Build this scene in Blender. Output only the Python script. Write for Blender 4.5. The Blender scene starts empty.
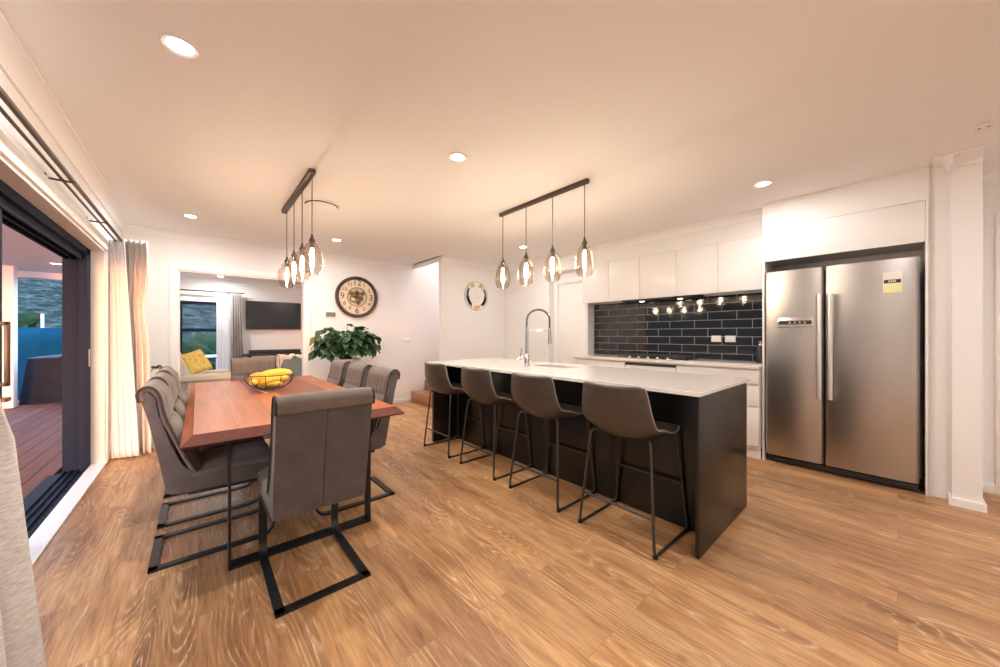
import bpy, bmesh, math, random
from mathutils import Vector, Matrix
random.seed(7)
C = bpy.context.scene.collection
SC = bpy.context.scene
PI = math.pi
CEIL = 2.5

# ------------------------------------------------------------------ builders
class MB:
    def __init__(s):
        s.bm = bmesh.new()
    def box(s, x0, x1, y0, y1, z0, z1, bev=0, seg=2):
        vs = [s.bm.verts.new((x, y, z)) for z in (z0, z1) for y in (y0, y1) for x in (x0, x1)]
        fs = [s.bm.faces.new([vs[i] for i in q]) for q in
              ((0, 2, 3, 1), (4, 5, 7, 6), (0, 1, 5, 4), (2, 6, 7, 3), (0, 4, 6, 2), (1, 3, 7, 5))]
        if bev:
            es = list({e for f in fs for e in f.edges})
            bmesh.ops.bevel(s.bm, geom=es, offset=bev, segments=seg, profile=0.5, affect='EDGES')
        return s
    def tube(s, pts, r, seg=8, closed=False, caps=True):
        pts = [Vector(p) for p in pts]
        n = len(pts)
        rr = r if isinstance(r, (list, tuple)) else [r] * n
        rings = []
        prev = None
        for i, p in enumerate(pts):
            if closed:
                t = (pts[(i + 1) % n] - pts[i - 1]).normalized()
            else:
                t = (pts[min(i + 1, n - 1)] - pts[max(i - 1, 0)]).normalized()
            if prev is None:
                a = Vector((0, 0, 1)) if abs(t.z) < .9 else Vector((1, 0, 0))
                u = (a - t * a.dot(t)).normalized()
            else:
                u = (prev - t * prev.dot(t)).normalized()
            prev = u
            v = t.cross(u)
            rings.append([s.bm.verts.new(p + (u * math.cos(2 * PI * k / seg) + v * math.sin(2 * PI * k / seg)) * rr[i]) for k in range(seg)])
        m = n if closed else n - 1
        for i in range(m):
            A, B = rings[i], rings[(i + 1) % n]
            for k in range(seg):
                s.bm.faces.new((A[k], A[(k + 1) % seg], B[(k + 1) % seg], B[k]))
        if caps and not closed:
            s.bm.faces.new(rings[0][::-1]); s.bm.faces.new(rings[-1])
        return s
    def lathe(s, prof, c=(0, 0, 0), seg=32, axis='Z', cap0=False, cap1=False):
        rings = []
        for r, z in prof:
            ring = []
            for k in range(seg):
                a = 2 * PI * k / seg
                x, y = r * math.cos(a), r * math.sin(a)
                p = (x, y, z) if axis == 'Z' else ((x, z, y) if axis == 'Y' else (z, x, y))
                ring.append(s.bm.verts.new((p[0] + c[0], p[1] + c[1], p[2] + c[2])))
            rings.append(ring)
        for A, B in zip(rings, rings[1:]):
            for k in range(seg):
                s.bm.faces.new((A[k], A[(k + 1) % seg], B[(k + 1) % seg], B[k]))
        if cap0: s.bm.faces.new(rings[0][::-1])
        if cap1: s.bm.faces.new(rings[-1])
        return s
    def prism(s, poly, axis, a, b, bev=0):
        def P(p, w):
            if axis == 'X': return (w, p[0], p[1])
            if axis == 'Y': return (p[0], w, p[1])
            return (p[0], p[1], w)
        A = [s.bm.verts.new(P(p, a)) for p in poly]
        B = [s.bm.verts.new(P(p, b)) for p in poly]
        n = len(poly)
        fs = [s.bm.faces.new(A[::-1]), s.bm.faces.new(B)]
        for i in range(n):
            fs.append(s.bm.faces.new((A[i], A[(i + 1) % n], B[(i + 1) % n], B[i])))
        if bev:
            es = list({e for f in fs[:2] for e in f.edges})
            bmesh.ops.bevel(s.bm, geom=es, offset=bev, segments=2, profile=.5, affect='EDGES')
        return s
    def grid(s, fn, nu, nv):
        V = [[s.bm.verts.new(fn(i / nu, j / nv)) for j in range(nv + 1)] for i in range(nu + 1)]
        for i in range(nu):
            for j in range(nv):
                s.bm.faces.new((V[i][j], V[i + 1][j], V[i + 1][j + 1], V[i][j + 1]))
        return s
    def strip(s, pts, x0, x1, t):
        """flat bar of thickness t following pts in the (y,z) plane, wide from x0 to x1"""
        pts = [Vector((0, p[0], p[1])) for p in pts]
        n = len(pts); rows = []
        for i, p in enumerate(pts):
            d0 = (pts[i] - pts[max(i - 1, 0)]); d1 = (pts[min(i + 1, n - 1)] - pts[i])
            if d0.length < 1e-9: d0 = d1
            if d1.length < 1e-9: d1 = d0
            d0.normalize(); d1.normalize()
            d = (d0 + d1).normalized()
            nn = Vector((0, -d.z, d.y))
            k = t / 2 / max(.4, nn.dot(Vector((0, -d0.z, d0.y))))
            a, b = p + nn * k, p - nn * k
            rows.append([s.bm.verts.new((x0, a.y, a.z)), s.bm.verts.new((x1, a.y, a.z)),
                         s.bm.verts.new((x1, b.y, b.z)), s.bm.verts.new((x0, b.y, b.z))])
        for A, B in zip(rows, rows[1:]):
            for k in range(4):
                s.bm.faces.new((A[k], A[(k + 1) % 4], B[(k + 1) % 4], B[k]))
        s.bm.faces.new(rows[0][::-1]); s.bm.faces.new(rows[-1])
        return s
    def mesh(s, name, smooth=40):
        bmesh.ops.recalc_face_normals(s.bm, faces=s.bm.faces)
        me = bpy.data.meshes.new(name)
        s.bm.to_mesh(me); s.bm.free()
        if smooth:
            me.polygons.foreach_set('use_smooth', [True] * len(me.polygons))
            me.set_sharp_from_angle(angle=math.radians(smooth))
        return me

def root_of(o):
    while o.parent: o = o.parent
    return o

def part(name, mb, mat, parent=None, local=False, smooth=40, label=None):
    me = mb.mesh(name, smooth) if isinstance(mb, MB) else mb
    if parent is not None and not local:
        me.transform(Matrix.Translation(-root_of(parent).location))
    for m in (mat if isinstance(mat, (list, tuple)) else [mat]):
        me.materials.append(m)
    o = bpy.data.objects.new(name, me); C.objects.link(o)
    if parent is not None: o.parent = parent
    if label: o['label'] = label
    return o

def thing(name, label, cat, loc=(0, 0, 0), rz=0, group=None):
    o = bpy.data.objects.new(name, None); C.objects.link(o)
    o.empty_display_size = .1
    o.location = loc; o.rotation_euler = (0, 0, rz)
    o['label'] = label; o['category'] = cat
    if group: o['group'] = group
    return o

def tag(o, label, cat, group=None, kind=None):
    o['label'] = label; o['category'] = cat
    if group: o['group'] = group
    if kind: o['kind'] = kind
    return o

def struct(name, mb, mat, parent=None, label=None, cat=None, smooth=40):
    o = part(name, mb, mat, parent, smooth=smooth)
    o['kind'] = 'structure'
    if label: o['label'] = label
    if cat: o['category'] = cat
    return o

def sroot(name, label, cat, loc=(0, 0, 0)):
    o = thing(name, label, cat, loc); o['kind'] = 'structure'; return o

def dup(root, loc, rz, label=None, group=None):
    r = root.copy(); C.objects.link(r)
    r.location = loc; r.rotation_euler = (0, 0, rz)
    if label: r['label'] = label
    if group: r['group'] = group
    for ch in list(root.children):
        c = ch.copy(); C.objects.link(c); c.parent = r
        for g in list(ch.children):
            d = g.copy(); C.objects.link(d); d.parent = c
    return r

def text_mesh(body, size, ext=.001):
    cu = bpy.data.curves.new('txt', 'FONT')
    cu.body = body; cu.size = size; cu.extrude = ext
    cu.align_x = 'CENTER'; cu.align_y = 'CENTER'
    ob = bpy.data.objects.new('txt', cu); C.objects.link(ob)
    dg = bpy.context.evaluated_depsgraph_get(); dg.update()
    me = bpy.data.meshes.new_from_object(ob.evaluated_get(dg))
    bpy.data.objects.remove(ob); bpy.data.curves.remove(cu)
    me.materials.clear()
    return me

# ------------------------------------------------------------------ materials
def mat(name, col, rough=.5, metal=0, spec=.5, emit=None, estr=0, **kw):
    m = bpy.data.materials.new(name); m.use_nodes = True
    b = m.node_tree.nodes['Principled BSDF']
    b.inputs['Base Color'].default_value = (*col, 1)
    b.inputs['Roughness'].default_value = rough
    b.inputs['Metallic'].default_value = metal
    b.inputs['Specular IOR Level'].default_value = spec
    if emit:
        b.inputs['Emission Color'].default_value = (*emit, 1)
        b.inputs['Emission Strength'].default_value = estr
    for k, v in kw.items():
        b.inputs[k.replace('_', ' ')].default_value = v
    return m

class NT:
    def __init__(s, m):
        s.t = m.node_tree; s.b = s.t.nodes['Principled BSDF']
    def n(s, typ, **kw):
        nd = s.t.nodes.new(typ)
        for k, v in kw.items():
            if hasattr(nd, k): setattr(nd, k, v)
        return nd
    def l(s, a, b): s.t.links.new(a, b)
    def coord(s, scale=(1, 1, 1), rot=(0, 0, 0), kind='Object'):
        tc = s.n('ShaderNodeTexCoord'); mp = s.n('ShaderNodeMapping')
        mp.inputs['Scale'].default_value = scale; mp.inputs['Rotation'].default_value = rot
        s.l(tc.outputs[kind], mp.inputs['Vector']); return mp.outputs['Vector']
    def noise(s, vec, scale=5, detail=4, rough=.5, dist=0):
        nd = s.n('ShaderNodeTexNoise')
        nd.inputs['Scale'].default_value = scale; nd.inputs['Detail'].default_value = detail
        nd.inputs['Roughness'].default_value = rough; nd.inputs['Distortion'].default_value = dist
        if vec is not None: s.l(vec, nd.inputs['Vector'])
        return nd.outputs['Fac']
    def ramp(s, fac, stops):
        r = s.n('ShaderNodeValToRGB')
        while len(r.color_ramp.elements) < len(stops): r.color_ramp.elements.new(.5)
        for e, (p, c) in zip(r.color_ramp.elements, stops):
            e.position = p; e.color = (*c, 1) if len(c) == 3 else c
        s.l(fac, r.inputs['Fac']); return r.outputs['Color']
    def mix(s, a, b, fac, mode='MIX'):
        m = s.n('ShaderNodeMix'); m.data_type = 'RGBA'; m.blend_type = mode
        for sock, v in ((m.inputs[6], a), (m.inputs[7], b)):
            if isinstance(v, tuple): sock.default_value = (*v, 1)
            else: s.l(v, sock)
        if isinstance(fac, (int, float)): m.inputs[0].default_value = fac
        else: s.l(fac, m.inputs[0])
        return m.outputs[2]
    def math(s, op, a, b=None, c=None):
        m = s.n('ShaderNodeMath'); m.operation = op
        for i, v in enumerate((a, b, c)):
            if v is None: continue
            if isinstance(v, (int, float)): m.inputs[i].default_value = v
            else: s.l(v, m.inputs[i])
        return m.outputs[0]
    def bump(s, h, strength=.2, dist=.01):
        b = s.n('ShaderNodeBump'); b.inputs['Strength'].default_value = strength
        b.inputs['Distance'].default_value = dist
        s.l(h, b.inputs['Height']); s.l(b.outputs['Normal'], s.b.inputs['Normal'])
    def color(s, c): s.l(c, s.b.inputs['Base Color'])

def noisy(name, c1, c2, scale=20, rough=.8, stretch=(1, 1, 1), bump=.1, bdist=.003, detail=5, **kw):
    m = mat(name, c1, rough, **kw); t = NT(m)
    f = t.noise(t.coord(stretch), scale, detail, .6)
    t.color(t.ramp(f, [(.3, c1), (.7, c2)]))
    if bump: t.bump(f, bump, bdist)
    return m

M = {}
M['wall'] = noisy('wall_paint', (.80, .79, .785), (.815, .805, .80), 90, .75, bump=.03, spec=.3)
M['ceil'] = noisy('ceiling_paint', (.86, .855, .86), (.87, .865, .87), 60, .85, bump=.02, spec=.2)
M['trim'] = mat('white_trim', (.84, .83, .82), .45)
M['cab'] = mat('white_cabinet', (.82, .80, .79), .32)
M['cabdark'] = mat('cabinet_recess', (.10, .085, .075), .6)
M['black'] = noisy('island_black', (.0045, .004, .0038), (.007, .0062, .006), 60, .28, bump=.01, spec=.55)
M['metal_black'] = mat('black_powder_coat', (.018, .018, .02), .38, .3)
M['stool_metal'] = mat('grey_stool_metal', (.07, .068, .066), .35, .7)
M['bronze'] = mat('bronze_metal', (.085, .065, .055), .42, .6)
M['alu'] = mat('dark_joinery', (.014, .021, .040), .65, 0, .08)
M['chrome'] = mat('chrome', (.62, .64, .68), .12, 1)
M['silver'] = mat('brushed_silver', (.76, .74, .72), .34, .85)
M['white_plastic'] = mat('white_plastic', (.82, .80, .78), .4)
M['screen'] = mat('tv_screen', (.02, .02, .022), .25)
M['fridge_black'] = mat('fridge_black', (.03, .029, .03), .45)
M['cover'] = noisy('bbq_cover', (.007, .010, .022), (.014, .019, .036), 6, .7, bump=.3, bdist=.02, spec=.15)
M['fence'] = noisy('shade_cloth', (.002, .026, .052), (.005, .048, .085), 1.5, .8, bump=.1, spec=.03)
M['leaf'] = noisy('lily_leaf', (.010, .040, .015), (.030, .090, .030), 9, .36, bump=.05)
M['leafdark'] = mat('brown_leaf', (.06, .055, .03), .6)
M['leafyellow'] = mat('olive_leaf', (.13, .19, .035), .5)
M['stem'] = mat('stem', (.09, .16, .04), .6)
M['pot'] = mat('white_pot', (.78, .76, .74), .35)
M['soil'] = noisy('soil', (.03, .02, .014), (.06, .04, .028), 40, .9)
M['cream'] = noisy('cream_fabric', (.62, .57, .48), (.70, .65, .56), 60, .9)
M['sheer'] = mat('sheer', (.88, .885, .90), .9)
M['banana'] = noisy('yellow_fruit', (.82, .50, .03), (.86, .60, .06), 6, .4, bump=.02)
M['mango'] = noisy('orange_fruit', (.85, .33, .02), (.86, .48, .03), 5, .35, bump=.02)
M['lemon'] = mat('lemon', (.85, .62, .10), .45)
M['tip'] = mat('fruit_tip', (.08, .05, .02), .7)
M['paper'] = mat('paper', (.82, .78, .68), .7)
M['note_y'] = mat('note_yellow', (.84, .80, .40), .7)
M['note_k'] = mat('note_black', (.025, .022, .02), .6)
M['grout'] = mat('grout', (.50, .46, .43), .85)
M['iron'] = mat('cast_iron', (.06, .055, .052), .5, .3)
M['concrete'] = noisy('veranda_soffit', (.66, .67, .69), (.70, .71, .73), 4, .8)
M['soundbar'] = mat('soundbar', (.02, .02, .021), .5)
M['ground'] = noisy('ground', (.03, .033, .03), (.05, .05, .045), 3, .9)
M['bulb_off'] = mat('lens_frost', (.9, .85, .8), .4, emit=(1, .86, .70), estr=40)
M['filament'] = mat('filament', (1, .75, .45), .4, emit=(1, .83, .62), estr=275)
M['dl_out'] = mat('outdoor_lens', (.9, .9, .9), .4, emit=(1, .9, .8), estr=12)
M['led'] = mat('display_led', (.5, .5, .5), .4)

def glassy(name, tint, refl=.5, rough=.0):
    m = bpy.data.materials.new(name); m.use_nodes = True
    t = m.node_tree; t.nodes.clear()
    o = t.nodes.new('ShaderNodeOutputMaterial'); mx = t.nodes.new('ShaderNodeMixShader')
    tr = t.nodes.new('ShaderNodeBsdfTransparent'); tr.inputs[0].default_value = (*tint, 1)
    gl = t.nodes.new('ShaderNodeBsdfGlossy'); gl.inputs['Roughness'].default_value = rough
    lw = t.nodes.new('ShaderNodeLayerWeight'); lw.inputs[0].default_value = .5
    pw = t.nodes.new('ShaderNodeMath'); pw.operation = 'POWER'; pw.inputs[1].default_value = 3.5
    ma = t.nodes.new('ShaderNodeMath'); ma.operation = 'MULTIPLY_ADD'; ma.inputs[1].default_value = refl; ma.inputs[2].default_value = .035
    t.links.new(lw.outputs['Facing'], pw.inputs[0]); t.links.new(pw.outputs[0], ma.inputs[0])
    t.links.new(ma.outputs[0], mx.inputs[0]); t.links.new(tr.outputs[0], mx.inputs[1])
    t.links.new(gl.outputs[0], mx.inputs[2]); t.links.new(mx.outputs[0], o.inputs[0])
    return m
M['glass'] = glassy('window_glass', (.96, .97, .975), .5)
M['amber'] = glassy('smoked_glass', (.935, .90, .862), .6, .03)

def sheer_mat():
    m = M['sheer']; t = NT(m)
    nt = m.node_tree
    out = [n for n in nt.nodes if n.type == 'OUTPUT_MATERIAL'][0]
    trl = t.n('ShaderNodeBsdfTranslucent'); trl.inputs[0].default_value = (.85, .85, .88, 1)
    tp = t.n('ShaderNodeBsdfTransparent')
    a = t.n('ShaderNodeMixShader'); a.inputs[0].default_value = .15
    t.l(t.b.outputs[0], a.inputs[1]); t.l(trl.outputs[0], a.inputs[2])
    b = t.n('ShaderNodeMixShader'); b.inputs[0].default_value = .03
    t.l(a.outputs[0], b.inputs[1]); t.l(tp.outputs[0], b.inputs[2]); t.l(b.outputs[0], out.inputs[0])
sheer_mat()

def floor_mat():
    m = mat('plank_floor', (.4, .2, .1), .42, spec=.45); t = NT(m)
    tc = t.n('ShaderNodeTexCoord'); sx = t.n('ShaderNodeSeparateXYZ'); t.l(tc.outputs['Object'], sx.inputs[0])
    cb = t.n('ShaderNodeCombineXYZ'); t.l(sx.outputs['Y'], cb.inputs[0]); t.l(sx.outputs['X'], cb.inputs[1])
    br = t.n('ShaderNodeTexBrick'); br.offset = .37; br.squash = 1
    t.l(cb.outputs[0], br.inputs['Vector'])
    br.inputs['Color1'].default_value = (0, 0, 0, 1); br.inputs['Color2'].default_value = (1, 1, 1, 1)
    br.inputs['Mortar'].default_value = (.5, .5, .5, 1)
    br.inputs['Scale'].default_value = 1; br.inputs['Mortar Size'].default_value = .0012
    br.inputs['Brick Width'].default_value = 1.22; br.inputs['Row Height'].default_value = .184
    rnd = t.math('MULTIPLY', br.outputs['Color'], 37.0)
    # grain coordinates, shifted per plank
    v = t.n('ShaderNodeCombineXYZ')
    t.l(t.math('ADD', t.math('MULTIPLY', sx.outputs['X'], 9.0), rnd), v.inputs[0])
    t.l(t.math('ADD', t.math('MULTIPLY', sx.outputs['Y'], 1.3), rnd), v.inputs[1])
    t.l(rnd, v.inputs[2])
    fine = t.n('ShaderNodeCombineXYZ')
    t.l(t.math('ADD', t.math('MULTIPLY', sx.outputs['X'], 110.0), rnd), fine.inputs[0])
    t.l(t.math('MULTIPLY', sx.outputs['Y'], 5.0), fine.inputs[1]); t.l(rnd, fine.inputs[2])
    big = t.noise(v.outputs[0], .55, 1.2, .4, .15)
    rings = t.math('PINGPONG', t.math('MULTIPLY', big, 30.0), .5)      # contour lines of a cathedral grain
    fg = t.noise(fine.outputs[0], 1.0, 5, .65)
    patch = t.ramp(t.noise(v.outputs[0], .9, 2, .5), [(.42, (.12, .12, .12)), (.62, (1, 1, 1))])
    pore = t.ramp(t.noise(fine.outputs[0], 1.9, 3, .6), [(.45, (.15, .15, .15)), (.60, (1, 1, 1))])
    mid = t.noise(v.outputs[0], 1.1, 5, .6)
    base = t.ramp(mid, [(.25, (.22, .098, .038)), (.42, (.41, .207, .088)), (.56, (.53, .297, .132)), (.75, (.60, .37, .18))])
    base = t.mix(base, t.ramp(br.outputs['Color'], [(0, (.72, .69, .68)), (.35, (.98, .99, 1.04)), (.7, (1.03, 1, .95)), (1, (1.12, 1.10, 1.08))]), .85, 'MULTIPLY')
    base = t.mix(base, t.ramp(fg, [(.32, (.58, .53, .50)), (.52, (1, 1, 1)), (.75, (1.12, 1.10, 1.08))]), .8, 'MULTIPLY')
    dark = t.math('MULTIPLY', t.ramp(rings, [(.25, (0, 0, 0)), (.5, (.45, .45, .45))]), patch)
    base = t.mix(base, (.22, .10, .048), dark)
    lime = t.math('MULTIPLY', t.math('MULTIPLY', t.ramp(rings, [(.0, (1, 1, 1)), (.16, (0, 0, 0))]), patch), t.math('MULTIPLY', pore, .85))
    base = t.mix(base, (.74, .58, .42), lime)
    kv = t.n('ShaderNodeCombineXYZ'); t.l(sx.outputs['X'], kv.inputs[0]); t.l(t.math('MULTIPLY', sx.outputs['Y'], .7), kv.inputs[1])
    vor = t.n('ShaderNodeTexVoronoi'); vor.inputs['Scale'].default_value = 2.1; t.l(kv.outputs[0], vor.inputs['Vector'])
    base = t.mix(base, (.10, .045, .022), t.ramp(vor.outputs['Distance'], [(.012, (.8, .8, .8)), (.05, (0, 0, 0))]))
    base = t.mix(base, (.12, .06, .03), t.math('MULTIPLY', br.outputs['Fac'], .45))
    t.color(base)
    t.l(t.ramp(fg, [(.3, (.50, .50, .50)), (.7, (.36, .36, .36))]), t.b.inputs['Roughness'])
    t.bump(fg, .12, .002)
    return m
M['floor'] = floor_mat()

def planks(name, ramp, along='Y', width=.14, length=2.6, rough=.25, grain=.7, mortar=.0008, offs=.37, gapcol=(.05, .02, .01)):
    m = mat(name, (.3, .1, .05), rough); t = NT(m)
    tc = t.n('ShaderNodeTexCoord'); sx = t.n('ShaderNodeSeparateXYZ'); t.l(tc.outputs['Object'], sx.inputs[0])
    A, B = ('Y', 'X') if along == 'Y' else ('X', 'Y')
    cb = t.n('ShaderNodeCombineXYZ'); t.l(sx.outputs[A], cb.inputs[0]); t.l(sx.outputs[B], cb.inputs[1])
    br = t.n('ShaderNodeTexBrick'); br.offset = offs
    t.l(cb.outputs[0], br.inputs['Vector'])
    br.inputs['Color1'].default_value = (0, 0, 0, 1); br.inputs['Color2'].default_value = (1, 1, 1, 1)
    br.inputs['Scale'].default_value = 1; br.inputs['Mortar Size'].default_value = mortar
    br.inputs['Brick Width'].default_value = length; br.inputs['Row Height'].default_value = width
    rnd = t.math('MULTIPLY', br.outputs['Color'], 23.0)
    v = t.n('ShaderNodeCombineXYZ')
    t.l(t.math('ADD', t.math('MULTIPLY', sx.outputs[B], 22.0), rnd), v.inputs[0])
    t.l(t.math('MULTIPLY', sx.outputs[A], 1.6), v.inputs[1]); t.l(rnd, v.inputs[2])
    g = t.noise(v.outputs[0], 1.0, 5, .6, .4)
    c = t.ramp(br.outputs['Color'], ramp)
    c = t.mix(c, t.ramp(g, [(.3, (.55, .5, .48)), (.65, (1.1, 1.08, 1.05))]), grain, 'MULTIPLY')
    c = t.mix(c, gapcol, t.math('MULTIPLY', br.outputs['Fac'], .9))
    t.color(c)
    return m
M['table'] = planks('jarrah_table', [(0, (.17, .038, .014)), (.3, (.30, .078, .026)), (.6, (.48, .145, .044)), (1, (.38, .125, .055))], 'Y', .17, 2.9, .42)
M['table_end'] = noisy('table_end_grain', (.10, .026, .014), (.15, .042, .023), 60, .55, spec=.2, bump=.03)
M['deck'] = planks('deck_boards', [(0, (.14, .055, .04)), (1, (.20, .085, .06))], 'Y', .14, 5.4, .75, .5, .006, gapcol=(.02, .01, .01))
M['deck'].node_tree.nodes['Principled BSDF'].inputs['Specular IOR Level'].default_value = .12
M['table'].node_tree.nodes['Principled BSDF'].inputs['Specular IOR Level'].default_value = .4
M['stair'] = planks('stair_wood', [(0, (.34, .16, .075)), (1, (.42, .21, .10))], 'Y', .2, 1.5, .4)

def suede(name, c1, c2):
    m = mat(name, c1, .9, spec=.15); t = NT(m)
    f = t.noise(t.coord(), 9, 5, .6); g = t.noise(t.coord(), 160, 3, .6)
    c = t.ramp(f, [(.3, c1), (.7, c2)])
    t.color(t.mix(c, t.ramp(g, [(.3, (.85, .85, .85)), (.7, (1.1, 1.1, 1.1))]), .8, 'MULTIPLY'))
    t.bump(f, .25, .006)
    t.b.inputs['Sheen Weight'].default_value = .25
    return m
M['suede'] = suede('grey_suede', (.084, .073, .069), (.120, .105, .098))
M['suede_warmlit'] = suede('warm_lit_suede', (.135, .108, .09), (.185, .15, .125))  # same suede for the pads, warm light's tint put into its colour
M['piping'] = mat('dark_piping', (.035, .03, .028), .7)
M['leather'] = noisy('brown_leather', (.055, .043, .036), (.078, .061, .05), 35, .34, bump=.12, bdist=.002)
M['pipe_grey'] = mat('stool_piping', (.33, .29, .26), .5)

def linen(name, a, b, sc=(40, 40, 190)):
    m = mat(name, a, .95, spec=.1); t = NT(m)
    f = t.noise(t.coord(sc), 1, 4, .65)
    t.color(t.ramp(f, [(.3, a), (.72, b)])); t.bump(f, .35, .003)
    return m
M['linen'] = linen('linen_drape', (.50, .475, .455), (.80, .775, .755))
M['stripe'] = linen('striped_drape', (.30, .27, .26), (.52, .48, .46), (30, 30, 3))
M['throw'] = noisy('cream_throw', (.72, .68, .60), (.80, .76, .69), 90, .95, bump=.5, bdist=.01)
M['teal'] = noisy('grey_blue_fabric', (.13, .18, .20), (.22, .28, .30), 120, .9, bump=.3)

def steel():
    m = mat('brushed_steel', (.50, .47, .445), .3, 1); t = NT(m)
    f = t.noise(t.coord((2, 1.5, 260)), 1, 3, .6)
    t.l(t.ramp(f, [(.3, (.28, .28, .28)), (.7, (.33, .33, .33))]), t.b.inputs['Roughness'])
    t.b.inputs['Anisotropic'].default_value = .5
    return m
M['steel'] = steel()
M['steel_edge'] = mat('steel_edge', (.60, .58, .56), .25, 1)

def stone():
    m = mat('white_stone', (.80, .765, .735), .14); t = NT(m)
    f = t.noise(t.coord(), 260, 2, .5)
    t.color(t.ramp(f, [(.35, (.72, .68, .65)), (.5, (.80, .765, .735))]))
    return m
M['stone'] = stone()

def tile():
    m = mat('black_glazed_tile', (.02, .021, .025), .06, spec=.6); t = NT(m)
    f = t.noise(t.coord(), 9, 2, .5)
    t.bump(f, .12, .004)
    return m
M['tile'] = tile()

def clockface():
    m = mat('clock_face', (.72, .60, .44), .6); t = NT(m)
    f = t.noise(t.coord(), 12, 5, .6)
    t.color(t.ramp(f, [(.3, (.62, .48, .32)), (.7, (.76, .65, .50))]))
    return m
M['face'] = clockface()
M['brass'] = noisy('aged_brass', (.20, .13, .06), (.38, .27, .13), 25, .45, metal=.6)
M['rust'] = noisy('clock_rim', (.045, .032, .025), (.10, .065, .045), 20, .55, metal=.3)
M['ink'] = mat('clock_numerals', (.035, .026, .02), .7)

def cushion():
    m = mat('yellow_cushion', (.75, .5, .08), .9); t = NT(m)
    v = t.n('ShaderNodeTexVoronoi'); v.inputs['Scale'].default_value = 22
    t.l(t.coord(), v.inputs['Vector'])
    t.color(t.ramp(v.outputs['Distance'], [(.16, (.60, .27, .06)), (.30, (.78, .52, .10)), (.6, (.82, .60, .16))]))
    return m
M['cushion'] = cushion()

def hillmat():
    m = mat('hill_grass', (.08, .12, .1), 1, 0, 0); t = NT(m)
    f = t.noise(t.coord((1, 1, 1)), 2.2, 9, .8); g = t.noise(t.coord((2, 2, 6)), 2.0, 8, .8)
    c = t.ramp(f, [(.38, (.006, .011, .011)), (.5, (.024, .036, .034)), (.62, (.066, .082, .076))])
    t.color(t.mix(c, t.ramp(g, [(.35, (.5, .55, .5)), (.65, (1.2, 1.2, 1.15))]), .9, 'MULTIPLY'))
    t.bump(f, .6, .2)
    return m
M['hill'] = hillmat()
M['bush'] = noisy('bush', (.008, .025, .014), (.02, .055, .026), 8, .8, bump=.3, spec=.05)
M['w_green'] = mat('wreath_green', (.42, .50, .12), .7)
M['w_teal'] = mat('wreath_teal', (.30, .42, .42), .7)
M['w_grey'] = mat('wreath_grey', (.16, .19, .20), .7)
M['w_orange'] = mat('wreath_orange', (.80, .36, .12), .7)
M['w_beige'] = mat('wreath_beige', (.70, .60, .52), .7)

# ------------------------------------------------------------------ room shell
XL = -.668          # left wall inner face
YC = 5.88           # clock wall face
# floor
struct('floor', MB().box(XL - .08, 6.2, -2.6, 10.1, -.12, 0), M['floor'], smooth=0)
# ceiling over kitchen/dining, stopping at the stairwell
cb = MB()
cb.box(XL - .25, 3.0, -2.6, YC, CEIL, CEIL + .1)
cb.box(3.0, 6.2, -2.6, 4.97, CEIL, CEIL + .1)
struct('ceiling', cb, M['ceil'], smooth=0)
struct('ceiling_lounge', MB().box(-1.1, 3.2, YC + .12, 10.1, 2.46, 2.56), M['ceil'], smooth=0)
# left wall with the sliding door opening y .9..4.965, z 0..2.03
wl = MB()
wl.box(XL - .25, XL, -2.6, .9, 0, CEIL)
wl.box(XL - .25, XL, 4.965, 10.1, 0, CEIL)
wl.box(XL - .25, XL, .9, 4.965, 2.03, CEIL)
struct('wall_left', wl, M['wall'], smooth=0)
# clock wall with wide opening to the lounge
wf = MB()
wf.box(XL, -.188, YC, YC + .12, 0, CEIL)
wf.box(1.215, 4.6, YC, YC + .12, 0, 4.2)
wf.box(-.188, 1.215, YC, YC + .12, 2.03, CEIL)
struct('wall_far', wf, M['wall'], smooth=0)
# wall with the plaque, and the wall turning the corner towards the kitchen
WA, WB = 4.87, 4.37
wa = MB()
wa.box(2.98, WB + .1, WA, WA + .09, 0, 4.2)
struct('wall_plaque', wa, M['wall'], smooth=0)
wb = MB()
wb.box(WB, WB + .29, 3.79, WA, 0, CEIL)
struct('wall_corner', wb, M['wall'], smooth=0)
XK = 4.68           # kitchen back wall
XD = 4.50           # pantry door wall
wk = MB()
wk.box(XK, XK + .1, -.385, 3.12, 0, CEIL)
struct('wall_kitchen', wk, M['wall'], smooth=0)
wk = MB()
wk.box(XD, XK + .1, 3.12, 3.79, 2.07, CEIL)
wk.box(XD, XK + .1, 3.72, 3.79, 0, 2.07); wk.box(XD, XK + .1, 3.12, 3.15, 0, 2.07)
struct('wall_pantry', wk, M['wall'], smooth=0)
# bulkhead over the cabinets, nib wall beside the fridge, hallway walls, wall behind the camera
bh = MB()
bh.box(WB, XK, .875, 3.79, 2.245, CEIL)
bh.box(4.174, XK, -.155, .875, 2.25, CEIL)
struct('wall_bulkhead', bh, M['wall'], smooth=0)
nb = MB()
nb.box(4.19, XK, -.26, -.155, 0, CEIL)
struct('wall_fridge', nb, M['wall'], smooth=0)
struct('pillar', MB().box(4.085, 4.66, -.385, -.255, 0, CEIL), M['wall'], label='white square nib pillar standing right of the stainless fridge', cat='pillar', smooth=0)
wr = MB()
wr.box(4.62, 4.72, -.50, -.385, 0, CEIL); wr.box(4.62, 4.72, -2.6, -1.32, 0, CEIL)
wr.box(4.62, 4.72, -1.32, -.50, 2.08, CEIL)
struct('wall_right', wr, M['wall'], smooth=0)
struct('wall_back', MB().box(XL - .25, 6.2, -2.7, -2.6, 0, CEIL), M['wall'], smooth=0)
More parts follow.
